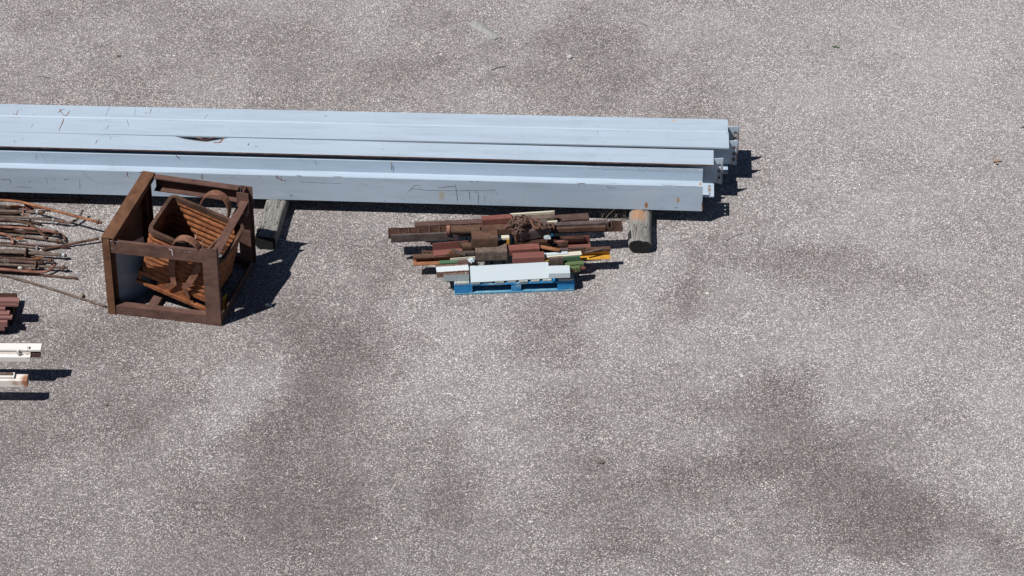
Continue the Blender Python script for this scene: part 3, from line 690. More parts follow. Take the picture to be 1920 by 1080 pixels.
def tray_in_bin():
    k = N('galvanised_grey'); m = k.fin(k.ramp(k.noise(k.coord(), 14), [(.3, (.22, .25, .27)), (.7, (.36, .39, .41))]), .45, .2)
    bm = bmesh.new(); w_, d_, h_, t = .20, .16, .06, .006
    box_bm(bm, (0, 0, t/2), (w_, d_, t))
    for s in (-1, 1): box_bm(bm, (0, s*(d_/2+t/2), h_/2), (w_, t, h_)); box_bm(bm, (s*(w_/2+t/2), 0, h_/2), (t, d_+2*t, h_))
    o = mesh_obj('metal_tray', bm, m, None, Matrix.Translation(binp(.80, .24, .47)) @ Matrix.Rotation(-.15, 4, 'Z') @ Matrix.Rotation(.1, 4, 'Y')); tag(o, 'small grey metal tray lying on the scrap in the rusted bin', 'tray')
tray_in_bin()
k = N('white_litter'); LIT = k.fin(k.ramp(k.noise(k.coord(), 30, 4), [(.35, (.30, .27, .24)), (.6, (.80, .79, .76))]), .7)
def crumple(name, label, c, s, mat, cat='litter', seed=0):
    random.seed(100+seed); bm = bmesh.new(); bmesh.ops.create_icosphere(bm, subdivisions=3, radius=1)
    for v in bm.verts:
        f = 1+.35*math.sin(v.co.x*7+seed)*math.cos(v.co.y*6+1)+random.uniform(-.14, .14); v.co = Vector((v.co.x*s[0]*f, v.co.y*s[1]*f, v.co.z*s[2]*f))
    zmin = min(v.co.z for v in bm.verts)
    for v in bm.verts: v.co.z -= zmin
    o = mesh_obj(name, bm, mat, None, Matrix.Translation(c)); random.seed(7+seed); return tag(o, label, cat)
crumple('crumpled_litter', 'crumpled white and tan litter in the grey tray in the bin', binp(.80, .24, .49), (.075, .05, .035), LIT, seed=1)
crumple('crumpled_bag', 'crumpled white bag beside the right rail inside the rusted bin', binp(.90, .20, .40), (.06, .05, .05), LIT, seed=2)
def scrap_fill():
    bm = bmesh.new()
    for i in range(60):
        x, y = random.uniform(.12, .9), random.uniform(.12, .88); z = .16+.30*x*(random.uniform(.5, 1))
        M = Matrix.Translation((x*BLn, y*BV, z)) @ Matrix.Rotation(random.uniform(0, 3.1), 4, 'Z') @ Matrix.Rotation(random.uniform(-.5, .5), 4, 'Y')
        box_bm(bm, (0, 0, 0), (random.uniform(.05, .2), random.uniform(.02, .05), random.uniform(.01, .03)), M=M)
    o = mesh_obj('scrap_offcuts', bm, RUSTD, None, BM_); o['kind'] = 'stuff'
scrap_fill()
def yellow_plate():
    k = N('yellow_plate'); m = k.fin(k.ramp(k.noise(k.coord(), 20), [(.3, (.40, .20, .02)), (.7, (.62, .36, .05))]), .6)
    A = at(418, 580, .01); bm = bmesh.new(); q = [(0, 0, 0), (.03, .10, 0), (.03, .13, .10), (0, .03, .12)]
    vs = [bm.verts.new(Vector(p)+Vector((e, 0, 0))) for e in (0, .008) for p in q]; bm.faces.new(vs[:4]); bm.faces.new(vs[4:][::-1])
    for i in range(4): bm.faces.new((vs[i], vs[(i+1) % 4], vs[4+(i+1) % 4], vs[4+i]))
    tag(mesh_obj('steel_offcut', bm, m, None, Matrix.Translation(A)), 'small yellow steel offcut behind the front right post of the cage', 'offcut')
yellow_plate()

# ------------------------------------------------------------------ blue pallet
def pallet():
    kb = N('worn_blue_paint'); c = kb.coord((1.5, 6, 6)); a = kb.noise(c, 4, 6, .75); b = kb.noise(kb.coord(), 5, 4, .6)
    col = kb.ramp(a, [(.3, (.010, .14, .34)), (.6, (.025, .23, .50)), (.85, (.20, .40, .55))])
    f = kb.ramp(b, [(.52, 0.0), (.66, 1.0)]); col = kb.mix(kb.math('MULTIPLY', f, .6), col, (.30, .42, .48)); blue = kb.fin(col, .75)
    kc = N('faded_pallet_board'); a = kc.noise(kc.coord((6, 1, 6)), 5, 6, .75)
    pale = kc.fin(kc.ramp(a, [(.3, (.14, .22, .26)), (.52, (.36, .38, .35)), (.75, (.50, .50, .45))]), .85)
    kd = N('faded_blue_board'); faded = kd.fin(kd.ramp(kd.noise(kd.coord((1.5, 6, 6)), 7, 5, .7), [(.35, (.03, .20, .36)), (.6, (.16, .33, .43)), (.8, (.36, .43, .44))]), .8)
    A = at(852, 553.5, 0); B = at(1077.5, 545.5, 0); M = frame(A, B); L = (B-A).length; D_ = 1.0
    root = empty('pallet', M)
    def bx(nm, c_, s, m):
        bm = bmesh.new(); box_bm(bm, c_, s); bmesh.ops.bevel(bm, geom=bm.edges[:], offset=.003, segments=1, affect='EDGES'); mesh_obj(nm, bm, m, root)
    xs = ((.09, .18), (L*.515, .10), (L-.085, .17))
    for yy in (.05, D_/2, D_-.05):
        for x, w_ in xs: bx('block', (x, yy, .062), (w_-.004, .096, .080), blue)
        bx('bottom_board', (L/2, yy, .011), (L-.004, .10, .021), faded)
        bx('stringer_board', (L/2, yy, .1125), (L, .10, .0195), blue)
    nb = 9; cs = [.075]+[.075+.075+.045+(L-.36)/7*(i+.5)-.045+.045*.0 for i in range(7)]+[L-.085]
    for i, x in enumerate(cs):
        w_ = .145 if i in (0, 8) else .088; bx('deck_board', (x, D_/2+random.uniform(-.006, .004), .134), (w_, D_, .021), pale)
    tag(root, 'worn blue wooden pallet on the asphalt under the steel offcuts', 'pallet')
pallet()

# ------------------------------------------------------------------ offcuts on the pallet
G = 'steel offcuts piled on the blue pallet'
WHITE = paint('white_paint', (.50, .57, .60), chip=.72, streak=.03, rustc=(.20, .09, .05), scr=False)
WHITEP = paint('white_paint_peeling', (.58, .63, .65), chip=.60, streak=.04, rustc=(.20, .10, .065), scr=False)
CREAM = paint('cream_paint', (.62, .58, .46), chip=.60, streak=.05, rustc=(.25, .12, .07), scr=False)
GREEN = paint('green_paint', (.078, .150, .082), chip=.66, streak=.12, rustc=(.12, .07, .04), scr=False)
GREENP = paint('green_paint_peeling', (.11, .165, .07), chip=.54, streak=.12, rustc=(.12, .07, .04), scr=False)
REDP = paint('red_primer', (.195, .078, .066), chip=.66, streak=.12, rustc=(.10, .06, .05), scr=False, rough=.7, spec=.2)
YELLOW = paint('yellow_paint', (.55, .28, .04), chip=.57, streak=.1, rustc=(.45, .20, .06), scr=False)
WHITEQ = paint('white_paint_peeled_edges', (.58, .63, .65), chip=.68, streak=.04, rustc=(.20, .10, .065), scr=False, peel=(1, .006, .094))
GREYQ = paint('grey_paint_peeled_top', (.33, .38, .39), chip=.60, streak=.1, rustc=(.07, .06, .055), scr=False, peel=(2, -9, -.003))
GREYP = paint('grey_paint_peeling', (.33, .38, .39), chip=.56, streak=.1, rustc=(.07, .06, .055), scr=False)
SLATE = rust('slate_brown', (.055, .042, .040), (.105, .080, .075), (.16, .125, .115), 20)
def bar(name, label, cat, Lp, Rp, z, prof, mat, z2=None, inner=None, bevel=.002, up=(0, 0, 1), smooth=False, cuts=1, jit=0):
    P0 = at(*Lp, z); P1 = at(*Rp, z if z2 is None else z2)
    o = prism(name, prof, P0, P1, mat, None, up, inner, cuts, jit, 0 if inner else bevel, smooth); return tag(o, label, cat, G)
def rhs(name, label, Lp, Rp, z, w_, h, r, t, mat, z2=None, up=(0, 0, 1)):
    o = bar(name, label, 'steel tube', Lp, Rp, z, rrect(w_, h, r), mat, z2, rrect(w_-2*t, h-2*t, max(r-t, .004), 4, t, -t), up=up)
    for p in o.data.polygons: p.use_smooth = False
    return o
Dk = .145
# hidden cross bearers that keep the upper layers up
bar('timber_block', 'dark timber bearer across the pallet under the left half of the offcuts', 'timber', (906, 500), (925, 440), Dk+.075, shift(rect(.08, .074), 0, 0), WOOD)
bar('timber_block', 'dark timber bearer across the pallet under the right half of the offcuts', 'timber', (1014, 498), (1024, 434), Dk+.075, shift(rect(.08, .074), 0, 0), WOOD)
# front rows
def roof_angle():
    P0 = at(881, 499, Dk+.13); P1 = at(1028, 491, Dk+.13); leg = .172; t = .008; c, s = math.cos(math.radians(50)), math.sin(math.radians(50))
    pr_ = [(0, 0), (leg*c, -leg*s), (leg*c-t*s, -leg*s-t*c), (0, -t*1.3), (-leg*c*.93+t*s, -leg*s*.93-t*c), (-leg*c*.93, -leg*s*.93)]
    o = prism('steel_angle', pr_, P0, P1, WHITE, None); tag(o, 'large clean white steel angle at the very front of the pallet load', 'steel angle', G)
roof_angle()
bar('steel_channel', 'peeling white channel with two small holes, left of the large white angle', 'steel channel', (819, 511), (879.5, 507), Dk+.10, chan_down(.125, .06), WHITEQ)
bar('steel_channel', 'white channel end right of the large white angle, above a green tube', 'steel channel', (1029, 513), (1069, 512), Dk+.095, chan_down(.13, .055), WHITE)
bar('steel_tube', 'grey tube with brown peeling top under the left of the large white angle', 'steel tube', (832, 515), (879.5, 513), Dk+.083, rect(.06, .080), GREYQ)
bar('steel_tube', 'green tube on the pallet front at the right of the large white angle', 'steel tube', (1029, 509), (1065, 507), Dk+.062, rect(.05, .060), GREEN)
bar('steel_angle', 'brown and orange angle jutting out farthest left from the pallet load', 'steel angle', (775, 489.5), (905, 485), Dk+.058, [(.0, -.05), (.0, -.058), (.085, -.058), (.085, 0), (.078, 0), (.078, -.05)], RUSTO)
bar('flat_bar', 'dark brown flat bar above the orange angle, left of the pallet load', 'steel bar', (775, 484), (880, 479), Dk+.068, rect(.065, .009), RUST)
bar('steel_angle', 'short green angle on the left above the peeling white channel', 'steel angle', (824, 494), (862, 492), Dk+.098, rect(.05, .030), GREEN)
bar('flat_bar', 'small rust flat beside the green angle on the left', 'steel bar', (858, 494), (890, 492), Dk+.106, rect(.05, .025), RUSTP)
bar('steel_angle', 'cream angle scrap behind the green angle on the left', 'steel angle', (845, 485), (895, 481), Dk+.12, ell(.05, .04), CREAM)
crumple('paint_flake', 'white bent scrap between the left white channel and the lower brown tube', at(884, 492, Dk+.12), (.03, .03, .02), WHITE, 'scrap', 5)
# right front rows
bar('steel_angle', 'narrow white flat at the right, behind the cream edged angle', 'steel angle', (1018, 479), (1065, 475.5), Dk+.135, rect(.04, .03), WHITE)
bar('steel_angle', 'cream angle with rusty edge at the right of the red tube', 'steel angle', (1022, 483), (1091, 477), Dk+.125, [(0, 0), (.06, 0), (.06, -.055), (.052, -.055), (.052, -.008), (0, -.008)], CREAM)
bar('steel_tube', 'green tube at the right under the cream angle', 'steel tube', (1040, 484), (1088, 480.5), Dk+.115, rect(.035, .062), GREEN)
bar('steel_plate', 'square grey-brown plate leaning at the right of the red tube', 'steel plate', (1030, 485), (1056, 483), Dk+.15, [(0, 0), (.03, 0), (.03, -.085), (0, -.085)], RUSTG)
bar('steel_tube', 'short peeling green tube farthest right on the pallet edge', 'steel tube', (1060, 497), (1095, 494), Dk+.075, rect(.05, .066), GREENP)
bar('steel_tube', 'brown scabby tube end below the short peeling green tube', 'steel tube', (1060, 504), (1088, 502), Dk+.055, rect(.055, .05), GREENP)
bar('steel_channel', 'bright yellow channel jutting out at the right of the pallet load', 'steel channel', (1010, 483), (1145, 478), Dk+.065, [(0, -.045), (0, -.052), (.085, -.052), (.085, 0), (.078, 0), (.078, -.045)], YELLOW)
bar('flat_bar', 'long brown flat bar just behind the yellow channel', 'steel bar', (1020, 473), (1145, 466.5), Dk+.10, rect(.045, .03), RUST)
bar('flat_bar', 'short plum flat bar lying on the long brown bar at the right', 'steel bar', (1070, 466.5), (1096, 465), Dk+.12, rect(.03, .016), RUSTP)
# centre
bar('steel_tube', 'dull red square tube in the centre behind the large white angle', 'steel tube', (962, 484), (1021, 481), Dk+.18, rrect(.095, .095, .01), REDP)
bar('steel_tube', 'faded red tube under the dark chain-covered box tube', 'steel tube', (955, 469), (1012, 465), Dk+.20, rrect(.09, .075, .008), RUSTR)
rhs('steel_tube', 'large grey-brown square tube, lower of the two stacked at the left centre', (891, 471), (951, 469), .355, .135, .135, .028, .009, RUSTG)
rhs('steel_tube', 'large brown square tube, upper of the two at the left centre', (885, 446), (933, 444), .475, .14, .14, .026, .009, RUST)
bar('steel_tube', 'rusted bearer tube under the upper brown square tube', 'steel tube', (868, 466), (955, 463), .33, rect(.10, .07), RUSTD)
bar('steel_plate', 'red plate with orange lit ledge at the left of the load', 'steel plate', (813, 470), (880, 465), Dk+.14, [(0, -.06), (0, -.068), (.10, -.068), (.10, 0.02), (.092, 0.02), (.092, -.06)], REDP)
bar('steel_angle', 'orange rusted angle lying on the red plate at the left', 'steel angle', (842, 471), (880, 469), Dk+.15, ell(.05, .04), RUSTO)
bar('steel_angle', 'small brown angle below the red plate at the left', 'steel angle', (838, 477), (885, 473), Dk+.135, ell(.05, .035), RUST)
for i, (y, z, m, lb) in enumerate(((463, .335, RUST, 'top'), (468, .30, RUSTD, 'middle'), (474, .27, RUST, 'bottom'))):
    bar('steel_plate', '%s brown plate of the small stack left of the square tubes' % lb, 'steel plate', (866+i, y), (884, y-1), z, rect(.07, .012), m)
bar('steel_tube', 'small olive-brown tube end beside the stacked square tubes', 'steel tube', (870, 473), (890, 472), .30, rrect(.05, .05, .01), SLATE)
bar('steel_plate', 'red primed plate at the right behind the brown bars', 'steel plate', (1060, 463), (1109, 459), Dk+.085, [(0, -.045), (0, -.052), (.115, -.052), (.115, 0.035), (.107, 0.035), (.107, -.045)], REDP)
bar('flat_bar', 'dark brown bar with raised end behind the red centre tube', 'steel bar', (1018, 466), (1062, 459), Dk+.145, rect(.04, .03), RUSTD)
bar('flat_bar', 'rusty brown bar in front of the bar with raised end', 'steel bar', (1018, 471), (1062, 469), Dk+.12, rect(.05, .03), RUSTP)
bar('steel_plate', 'small brown upright plate beside the right red plate', 'steel plate', (1053, 454), (1064, 453), Dk+.20, rect(.012, .07), RUST)
bar('flat_bar', 'dark slate bar end behind the white flat at the right', 'steel bar', (1050, 470), (1066, 469), Dk+.14, rect(.04, .04), SLATE)
for a, b, z, pf, m, lb in (((1000,462),(1048,470),Dk+.17,rect(.04,.012),RUSTO,'orange strap lying skewed behind the red centre tube'),
  ((846,466),(872,474),Dk+.17,ell(.04,.04),SLATE,'slate angle twisted across the left red plate'),
  ((1036,450),(1096,447),Dk+.12,rect(.06,.03),RUSTD,'dark flat bar in the shaded gap right of the dark box tube'),
  ((790,471),(838,475),Dk+.03,rect(.02,.012),RUST,'thin brown strap drooping left of the red plate'),
  ((1098,474),(1132,466),Dk+.105,rect(.02,.014),RUSTG,'thin grey strap skewed over the yellow channel'),
  ((1000,449),(1064,455),Dk+.16,rect(.03,.02),RUSTS,'salmon strip running slantwise under the dark box'),
  ((858,452),(884,456),Dk+.19,ell(.05,.05),RUST,'brown angle scrap below the flanged pipe'),
  ((1072,507),(1098,502),Dk+.035,rect(.03,.02),RUSTR,'tiny red offcut at the right front edge of the pallet')):
    bar('steel_offcut', lb, 'offcut', a, b, z, pf, m)
# long grating and what lies on it
def grating():
    P0 = at(728, 442, .30); P1 = at(1168, 428, .30); M = frame(P0, P1); L = (P1-P0).length; W_ = .135
    root = empty('steel_grating', M); bm = bmesh.new()
    for k in range(6): box_bm(bm, (L/2, .006+k*(W_-.012)/5, -.02), (L, .006, .04))
    box_bm(bm, (L/2, W_/2, -.038), (L-.01, W_-.01, .003)); mesh_obj('bearing_bars', bm, RUST, root)
    n = 23
    for k in range(n+1):
        bm = bmesh.new(); box_bm(bm, (.006+(L-.012)*k/n, W_/2, .004), (.009, W_+.004, .016)); mesh_obj('cross_bar', bm, RUSTP, root)
    tag(root, 'long narrow rusty grating spanning the load and overhanging both ends', 'grating', G)
grating()
bar('flat_bar', 'long slate-brown bar on the near edge of the grating, left end', 'steel bar', (733, 442), (858, 436.5), .35, rect(.025, .085), SLATE)
bar('steel_tube', 'long brown bar running from pipe to the chain under the red block', 'steel tube', (840, 433), (1040, 427.5), .375, rect(.09, .06), RUST)
bar('flat_bar', 'long brown flat at the back left behind the grating', 'steel bar', (778, 424), (925, 417), .30, rect(.075, .03), RUSTP)
bar('flat_bar', 'long slate flat bar on the right of the grating', 'steel bar', (1010, 424), (1141, 418), .345, rect(.055, .055), SLATE)
bar('flat_bar', 'brown flat bar left of the slate bar on the right', 'steel bar', (1020, 430), (1135, 425.5), .335, rect(.03, .045), RUST)
bar('flat_bar', 'wide plum flat bar at the back right of the load', 'steel bar', (1020, 416), (1105, 410), .30, rect(.10, .025), RUSTP)
bar('flat_bar', 'rearmost plum flat bar behind the wide one at the right', 'steel bar', (1035, 409), (1095, 405), .28, rect(.05, .02), RUSTP)
bar('steel_angle', 'thin white angle edge showing right of the chain', 'steel angle', (1008, 417.5), (1045, 415), .365, rect(.02, .02), CREAM)
bar('steel_channel', 'grey-brown channel with white far edge at the top back of the load', 'steel channel', (958, 413), (1040, 408), .40, [(0, 0), (.01, 0), (.03, .012), (.10, .012), (.10, -.05), (0, -.05)], RUSTG)
bar('flat_bar', 'white painted strip along the rear edge of the channel behind the chain', 'steel bar', (957, 402), (1040, 396.5), .435, rect(.018, .05), CREAM)
bar('steel_tube', 'long red primed box lying at the top left of the chain', 'steel tube', (904, 412), (960, 408), .44, rrect(.07, .085, .008), RUSTR)
def pipe():
    P0 = at(841, 430, .40); P1 = at(900, 430, .40); M = frame(P0, P1); L = (P1-P0).length; root = empty('steel_pipe', M)
    bm = bmesh.new(); prism_bm(bm, circ(.036), 0, L, [(a*.82+.0065, b*.82-.0065) for a, b in circ(.036)]); mesh_obj('barrel', bm, RUST, root)
    bm = bmesh.new(); prism_bm(bm, shift(circ(.05), -.014, .014), -.02, .012, [(a*.70+.0108, b*.70-.0108) for a, b in circ(.036)]); mesh_obj('flange_ring', bm, RUSTS, root)
    bm = bmesh.new(); box_bm(bm, (.03, .036, -.12), (.05, .05, .11)); mesh_obj('foot', bm, RUSTD, root)
    tag(root, 'short rusty pipe with flanged left end beside the upper square tube', 'pipe', G)
pipe()
bar('timber_block', 'pale sunlit wooden strip between the brown tube and the dark box', 'timber', (932, 447), (955, 446), .40, rect(.05, .02), CREAM)
bar('flat_bar', 'short yellow-brown bracket strip right of the upper square tube', 'steel bar', (950, 449), (955, 449), .385, rect(.02, .14), YELLOW)
# dark box tube with end plate, carrying the chain
def dark_box():
    P0 = at(969, 437, .46); P1 = at(1031, 426, .475); M = frame(P0, P1); L = (P1-P0).length; root = empty('steel_tube', M)
    bm = bmesh.new(); prism_bm(bm, rrect(.17, .115, .014), 0, L, rrect(.17-.018, .115-.018, .006, 4, .009, -.009)); mesh_obj('tube_body', bm, SLATE, root)
    bm = bmesh.new(); plate_bm(bm, [(-.012, .012), (.185, .012), (.185, -.13), (-.012, -.13)], [], Vector((-.0125, 0, 0)), (0, 1, 0), (0, 0, 1), (1, 0, 0), .012); mesh_obj('end_plate', bm, RUST, root)
    for z in (-.05, -.09):
        bm = bmesh.new(); tube_bm(bm, [(L-.001, .07, z), (L+.02, .07, z)], .012, 6); mesh_obj('bolt', bm, GREYP, root)
    tag(root, 'dark slate box tube with end plate, the rusty chain piled on it', 'steel tube', G); return M
DB = dark_box()
bar('steel_tube', 'thick dark support tube hidden under the chain-covered box', 'steel tube', (972, 457), (1035, 453), .345, rect(.13, .05), RUSTD)
def chain():
    rnd = random.Random(5); root = empty('chain', Matrix.Translation(at(975, 420, .48)))
    O = root.location.copy()
    base = [(947,427),(953,421),(958,416),(962,410),(968,406),(975,405),(982,408),(986,413),(980,416),(972,414),(966,418),(961,424),(967,427),(973,421),(979,420),(975,411),(968,411),(962,416),(970,421),(974,427),(971,433),(966,434),(973,432),(979,425),(984,419),(990,422),(988,427),(981,427),(983,421),(989,415),(986,407),(979,404),(985,405),(991,409),(996,414),(990,417),(983,416),(976,417),(970,408),(960,413),(955,418),(951,424),(958,421),(963,412),(978,411),(992,411),(996,418),(1004,420),(1012,423),(1019,425),(1025,422),(1031,424)]
    pts = []
    for i, (x, y) in enumerate(base):
        d = math.hypot((x-974)/24, (y-415)/13); z = .492+.075*max(0, 1-d)+rnd.uniform(-.008, .012); pts.append(at(x, y+2, z)-O)
    C = curve(pts, 8); bm = bmesh.new(); step = .036; acc = 0; k = 0
    def lk(p, d, k):
        a = Vector((0, 0, 1)) if abs(d.z) < .9 else Vector((0, 1, 0)); s = d.cross(a).normalized(); u = s.cross(d)
        s, u = (s, u) if k % 2 else (u, s); th = rnd.uniform(-.5, .5); s = (s*math.cos(th)+u*math.sin(th)).normalized()
        ring = []
        for i in range(14):
            t = 2*math.pi*i/14; ring.append(p+d*(.013*math.copysign(1, math.cos(t))*(1 if abs(math.cos(t)) > .3 else 0)+.0135*math.cos(t))+s*.0165*math.sin(t))
        tube_bm(bm, ring, .0066, 6, closed=True)
    for a, b in zip(C, C[1:]):
        acc += (b-a).length
        while acc >= step:
            acc -= step; lk(b.copy(), (b-a).normalized(), k); k += 1
    mesh_obj('links', bm, rust('chain_rust', (.055, .034, .027), (.125, .075, .058), (.20, .13, .10), 40), root)
    bm = bmesh.new(); hk = [(994,411,.53),(998,418,.52),(1001,424,.505),(1006,427,.50),(1011,425,.50),(1012.5,420,.50),(1010,415,.505),(1006,412,.51),(1000,411,.515)]
    hp = curve([at(x, y+1, z)-O for x, y, z in hk], 4); tube_bm(bm, hp, .011, 8, rs=[.010+.005*math.sin(math.pi*i/(len(hp)-1)) for i in range(len(hp))]); mesh_obj('hook', bm, rust('hook_rust', (.10, .045, .03), (.19, .09, .065), (.26, .13, .10), 30), root)
    tag(root, 'tangled rusty chain with a hook piled on the dark box tube', 'chain')
chain()
crumple('crumpled_bag', 'crumpled white rag on the asphalt under the left of the grating', at(806, 449, .002), (.07, .06, .03), LIT, seed=3)
crumple('paint_flake', 'tiny grey flattened can under the right of the dark box tube', at(1026, 448, .395), (.035, .03, .015), GREYP, 'scrap', 6)

# ------------------------------------------------------------------ rods and bolts at the left
GR = 'rusty rods and anchor bolts piled at the left'
def R(label, pts, r=.013, mat=RUSTG, nuts=(), plates=(), cat='rod', name='steel_rod'):
    rod_obj(name, [at(x, y, z) for x, y, z in pts], r, mat, label, cat, GR, nuts=nuts, plates=plates)
NUTM = RUST
R('straight grey rod with rusty tip lying closest to the steel beams', [(-150, 369, .02), (168, 375, .02)], .013, RUSTP)
R('short salmon rod stub at the frame edge against the beams', [(-120, 364, .03), (28, 367, .03)], .012, RUSTS, nuts=((.86, .02, .03, RUSTS),))
R('long orange rod slanting over the pile toward the cage, nut near its tip', [(-60, 372, .14), (25, 377, .15), (60, 384, .17), (125, 401, .18), (191, 418, .185)], .0135, RUSTO, nuts=((.96, .024, .022, NUTM),), name='anchor_bolt', cat='anchor bolt')
R('thick grey rod with nut and brown tip below the orange plates', [(-150, 393, .10), (0, 396, .10), (84, 398, .10)], .017, RUSTG, nuts=((.94, .026, .028, NUTM), (.87, .022, .02, GREYP)), name='anchor_bolt', cat='anchor bolt')
R('grey rod whose right end bends up into a hook, collar midway', [(-120, 405, .08), (20, 407, .08), (95, 412, .07), (130, 417, .06), (146, 409, .07), (155, 394, .10)], .014, RUSTG, nuts=((.50, .02, .05, RUST), (.42, .024, .012, GREYP)), name='hooked_rod', cat='hooked rod')
R('brown rod curving down at its right end over the nutted bolts', [(-120, 411, .13), (0, 412.5, .13), (40, 416, .13), (62, 424, .11), (76, 436, .08), (88, 447, .05)], .015, RUST, name='bent_rod', cat='bent rod')
R('salmon bolt with square nut in the middle of the pile', [(-90, 420, .09), (60, 429, .09), (110, 437, .09)], .014, RUSTS, nuts=((.91, .026, .024, NUTM),), name='anchor_bolt', cat='anchor bolt')
R('rusty rod ending in a small downward crook right of the square nut', [(-60, 426, .04), (80, 437, .04), (108, 438, .04), (119, 442, .035), (122, 452, .03)], .013, RUST, name='hooked_rod', cat='hooked rod')
R('grey-brown bolt with end nut below the small crook', [(-60, 435, .03), (25, 441, .03), (118, 453, .03)], .015, RUSTG, nuts=((.92, .024, .026, NUTM),), name='anchor_bolt', cat='anchor bolt')
R('short thick bolt at the frame edge under the curved brown rod', [(-80, 424, .06), (17, 428, .06)], .015, RUST, nuts=((.84, .027, .03, NUTM),), name='anchor_bolt', cat='anchor bolt')
R('rod hooking down at the frame edge below the pile middle', [(-60, 433, .08), (0, 438, .08), (15, 442, .08), (23, 449, .06), (24, 458, .04)], .014, RUSTS, name='hooked_rod', cat='hooked rod')
R('thin straight rod crossing under the slender pole', [(-120, 450, .02), (0, 455, .02), (130, 464, .02)], .011, RUSTP)
R('slender brown rod above the thin straight one', [(-120, 460, .015), (0, 459, .015), (72, 465, .02)], .012, RUSTG, nuts=((.97, .022, .022, GREYP),))
R('brown pole reaching right to the corner post of the cage', [(78, 468, .03), (120, 460, .03), (186, 447, .06)], .0135, RUST, name='steel_pole', cat='pole')
R('long grey-brown bolt with square plate washer and grey nut', [(-120, 470, .06), (20, 473, .06), (125, 479, .06)], .017, RUSTG, nuts=((.955, .024, .026, GREYP),), plates=((.62, .105, RUST),), name='anchor_bolt', cat='anchor bolt')
R('rod lying behind the plate washer bolt', [(-100, 466, .03), (40, 470, .03), (95, 475, .03)], .012, RUSTG)
R('brown bolt with nut just left of its worn end', [(-120, 480, .05), (0, 483, .05), (101, 489, .05)], .013, RUST, nuts=((.95, .026, .022, NUTM),), name='anchor_bolt', cat='anchor bolt')
R('thick rod under the second plate washer', [(-120, 487, .03), (0, 489, .03), (82, 493, .03)], .016, RUSTP)
R('long bolt through a square plate with nut at its dark threaded end', [(-120, 493, .06), (0, 496, .06), (127, 502, .06)], .014, RUSTG, nuts=((.95, .028, .022, NUTM),), plates=((.74, .10, RUST),), name='anchor_bolt', cat='anchor bolt')
R('orange-brown rod whose right end sweeps up in a curve', [(-60, 500, .07), (5, 505, .07), (50, 509, .06), (82, 510, .05), (96, 504, .06), (103, 496, .08)], .014, RUSTS, name='bent_rod', cat='bent rod')
R('nearest straight rod of the pile with a chipped tip', [(-120, 500, .02), (25, 511, .015), (145, 522, .015)], .012, RUST)
R('long thin grey pole lying alone between the rods and the cage', [(-90, 500, .02), (0, 515, .013), (100, 543, .013), (199, 575, .013)], .0125, RUSTG, name='steel_pole', cat='pole')
for lb, pts, r, m, nu in (
 ('brown rod half hidden behind the thick grey nutted rod', [(-110, 387, .05), (10, 388, .05), (88, 390, .05)], .013, RUST, ()),
 ('dark rod in the gap under the hooked grey rod', [(-110, 409, .03), (30, 413, .03), (78, 421, .02)], .012, RUSTD, ()),
 ('plum rod lying low below the salmon bolt', [(-100, 432, .02), (50, 434, .02), (96, 441, .02)], .013, RUSTP, ((.9, .022, .02, RUST),)),
 ('short dark rod crossing the pile middle at a slant', [(-40, 420, .04), (30, 433, .05), (48, 440, .05)], .012, RUSTD, ()),
 ('brown rod squeezed between the two plate washer bolts', [(-110, 476, .02), (30, 478, .02), (66, 482, .02)], .014, RUST, ()),
 ('dark rod under the lower nutted brown bolt', [(-110, 486, .015), (40, 491, .015), (70, 495, .015)], .012, RUSTD, ()),
 ('thin salmon rod above the orange-brown swept rod', [(-90, 498, .02), (20, 501, .02), (60, 505, .02)], .010, RUSTS, ()),
 ('slim brown rod just above the square nut bolt', [(-110, 421, .05), (20, 423, .05), (56, 426, .05)], .011, RUST, ((.95, .02, .02, RUSTO),)),
 ('stubby dark bolt end under the orange plates', [(-60, 399, .03), (10, 401, .03), (38, 403, .03)], .015, RUSTD, ((.85, .026, .02, RUST),))):
    R(lb, pts, r, m, nuts=nu)
def lit_plate(label, pts, z, t, mat):
    P = [at(x, y, zz) for x, y, zz in pts]; o = P[0]; bm = bmesh.new()
    n = (P[1]-P[0]).cross(P[2]-P[0]).normalized()
    vs = [bm.verts.new(p-o+n*e) for e in (0, t) for p in P]; m = len(P); bm.faces.new(vs[:m]); bm.faces.new(vs[m:][::-1])
    for i in range(m): bm.faces.new((vs[i], vs[(i+1) % m], vs[m+(i+1) % m], vs[m+i]))
    tag(mesh_obj('steel_plate', bm, mat, None, Matrix.Translation(o)), label, 'steel plate', GR)
lit_plate('bright orange square plate tilted on the rods near the beams', [(20, 392, .06), (36, 391, .06), (38, 384, .13), (19, 384, .13)], 0, .008, RUSTO)
lit_plate('pointed red-brown plate standing among the rods near the beams', [(44, 381, .14), (65, 386, .10), (62, 395, .06), (50, 396, .06)], 0, .008, RUSTR)
lit_plate('grey angular plate at the frame edge near the beams', [(-20, 395, .05), (11, 394, .05), (12, 384, .12), (-20, 383, .12)], 0, .008, RUSTG)
lit_plate('small orange offcut between the bolts at the pile middle', [(28, 449, .03), (43, 449, .03), (44, 444, .06), (30, 445, .05)], 0, .008, RUSTO)
lit_plate('small orange clip lying by the second plate washer', [(62, 487, .06), (72, 487, .06), (86, 481, .08), (66, 482, .09)], 0, .008, RUSTO)
lit_plate('thin salmon bracket standing up between the upper rods', [(42, 405, .08), (54, 405, .08), (53.5, 402, .09), (44.5, 402, .10), (44.5, 389, .15), (42, 389, .15)], 0, .008, RUSTS)
grass_tuft('dry_grass', 'thin dead grass between the lower rods at the frame edge', at(12, 498, .0), 18, .12, .002, .8, DEAD, spread=.05)
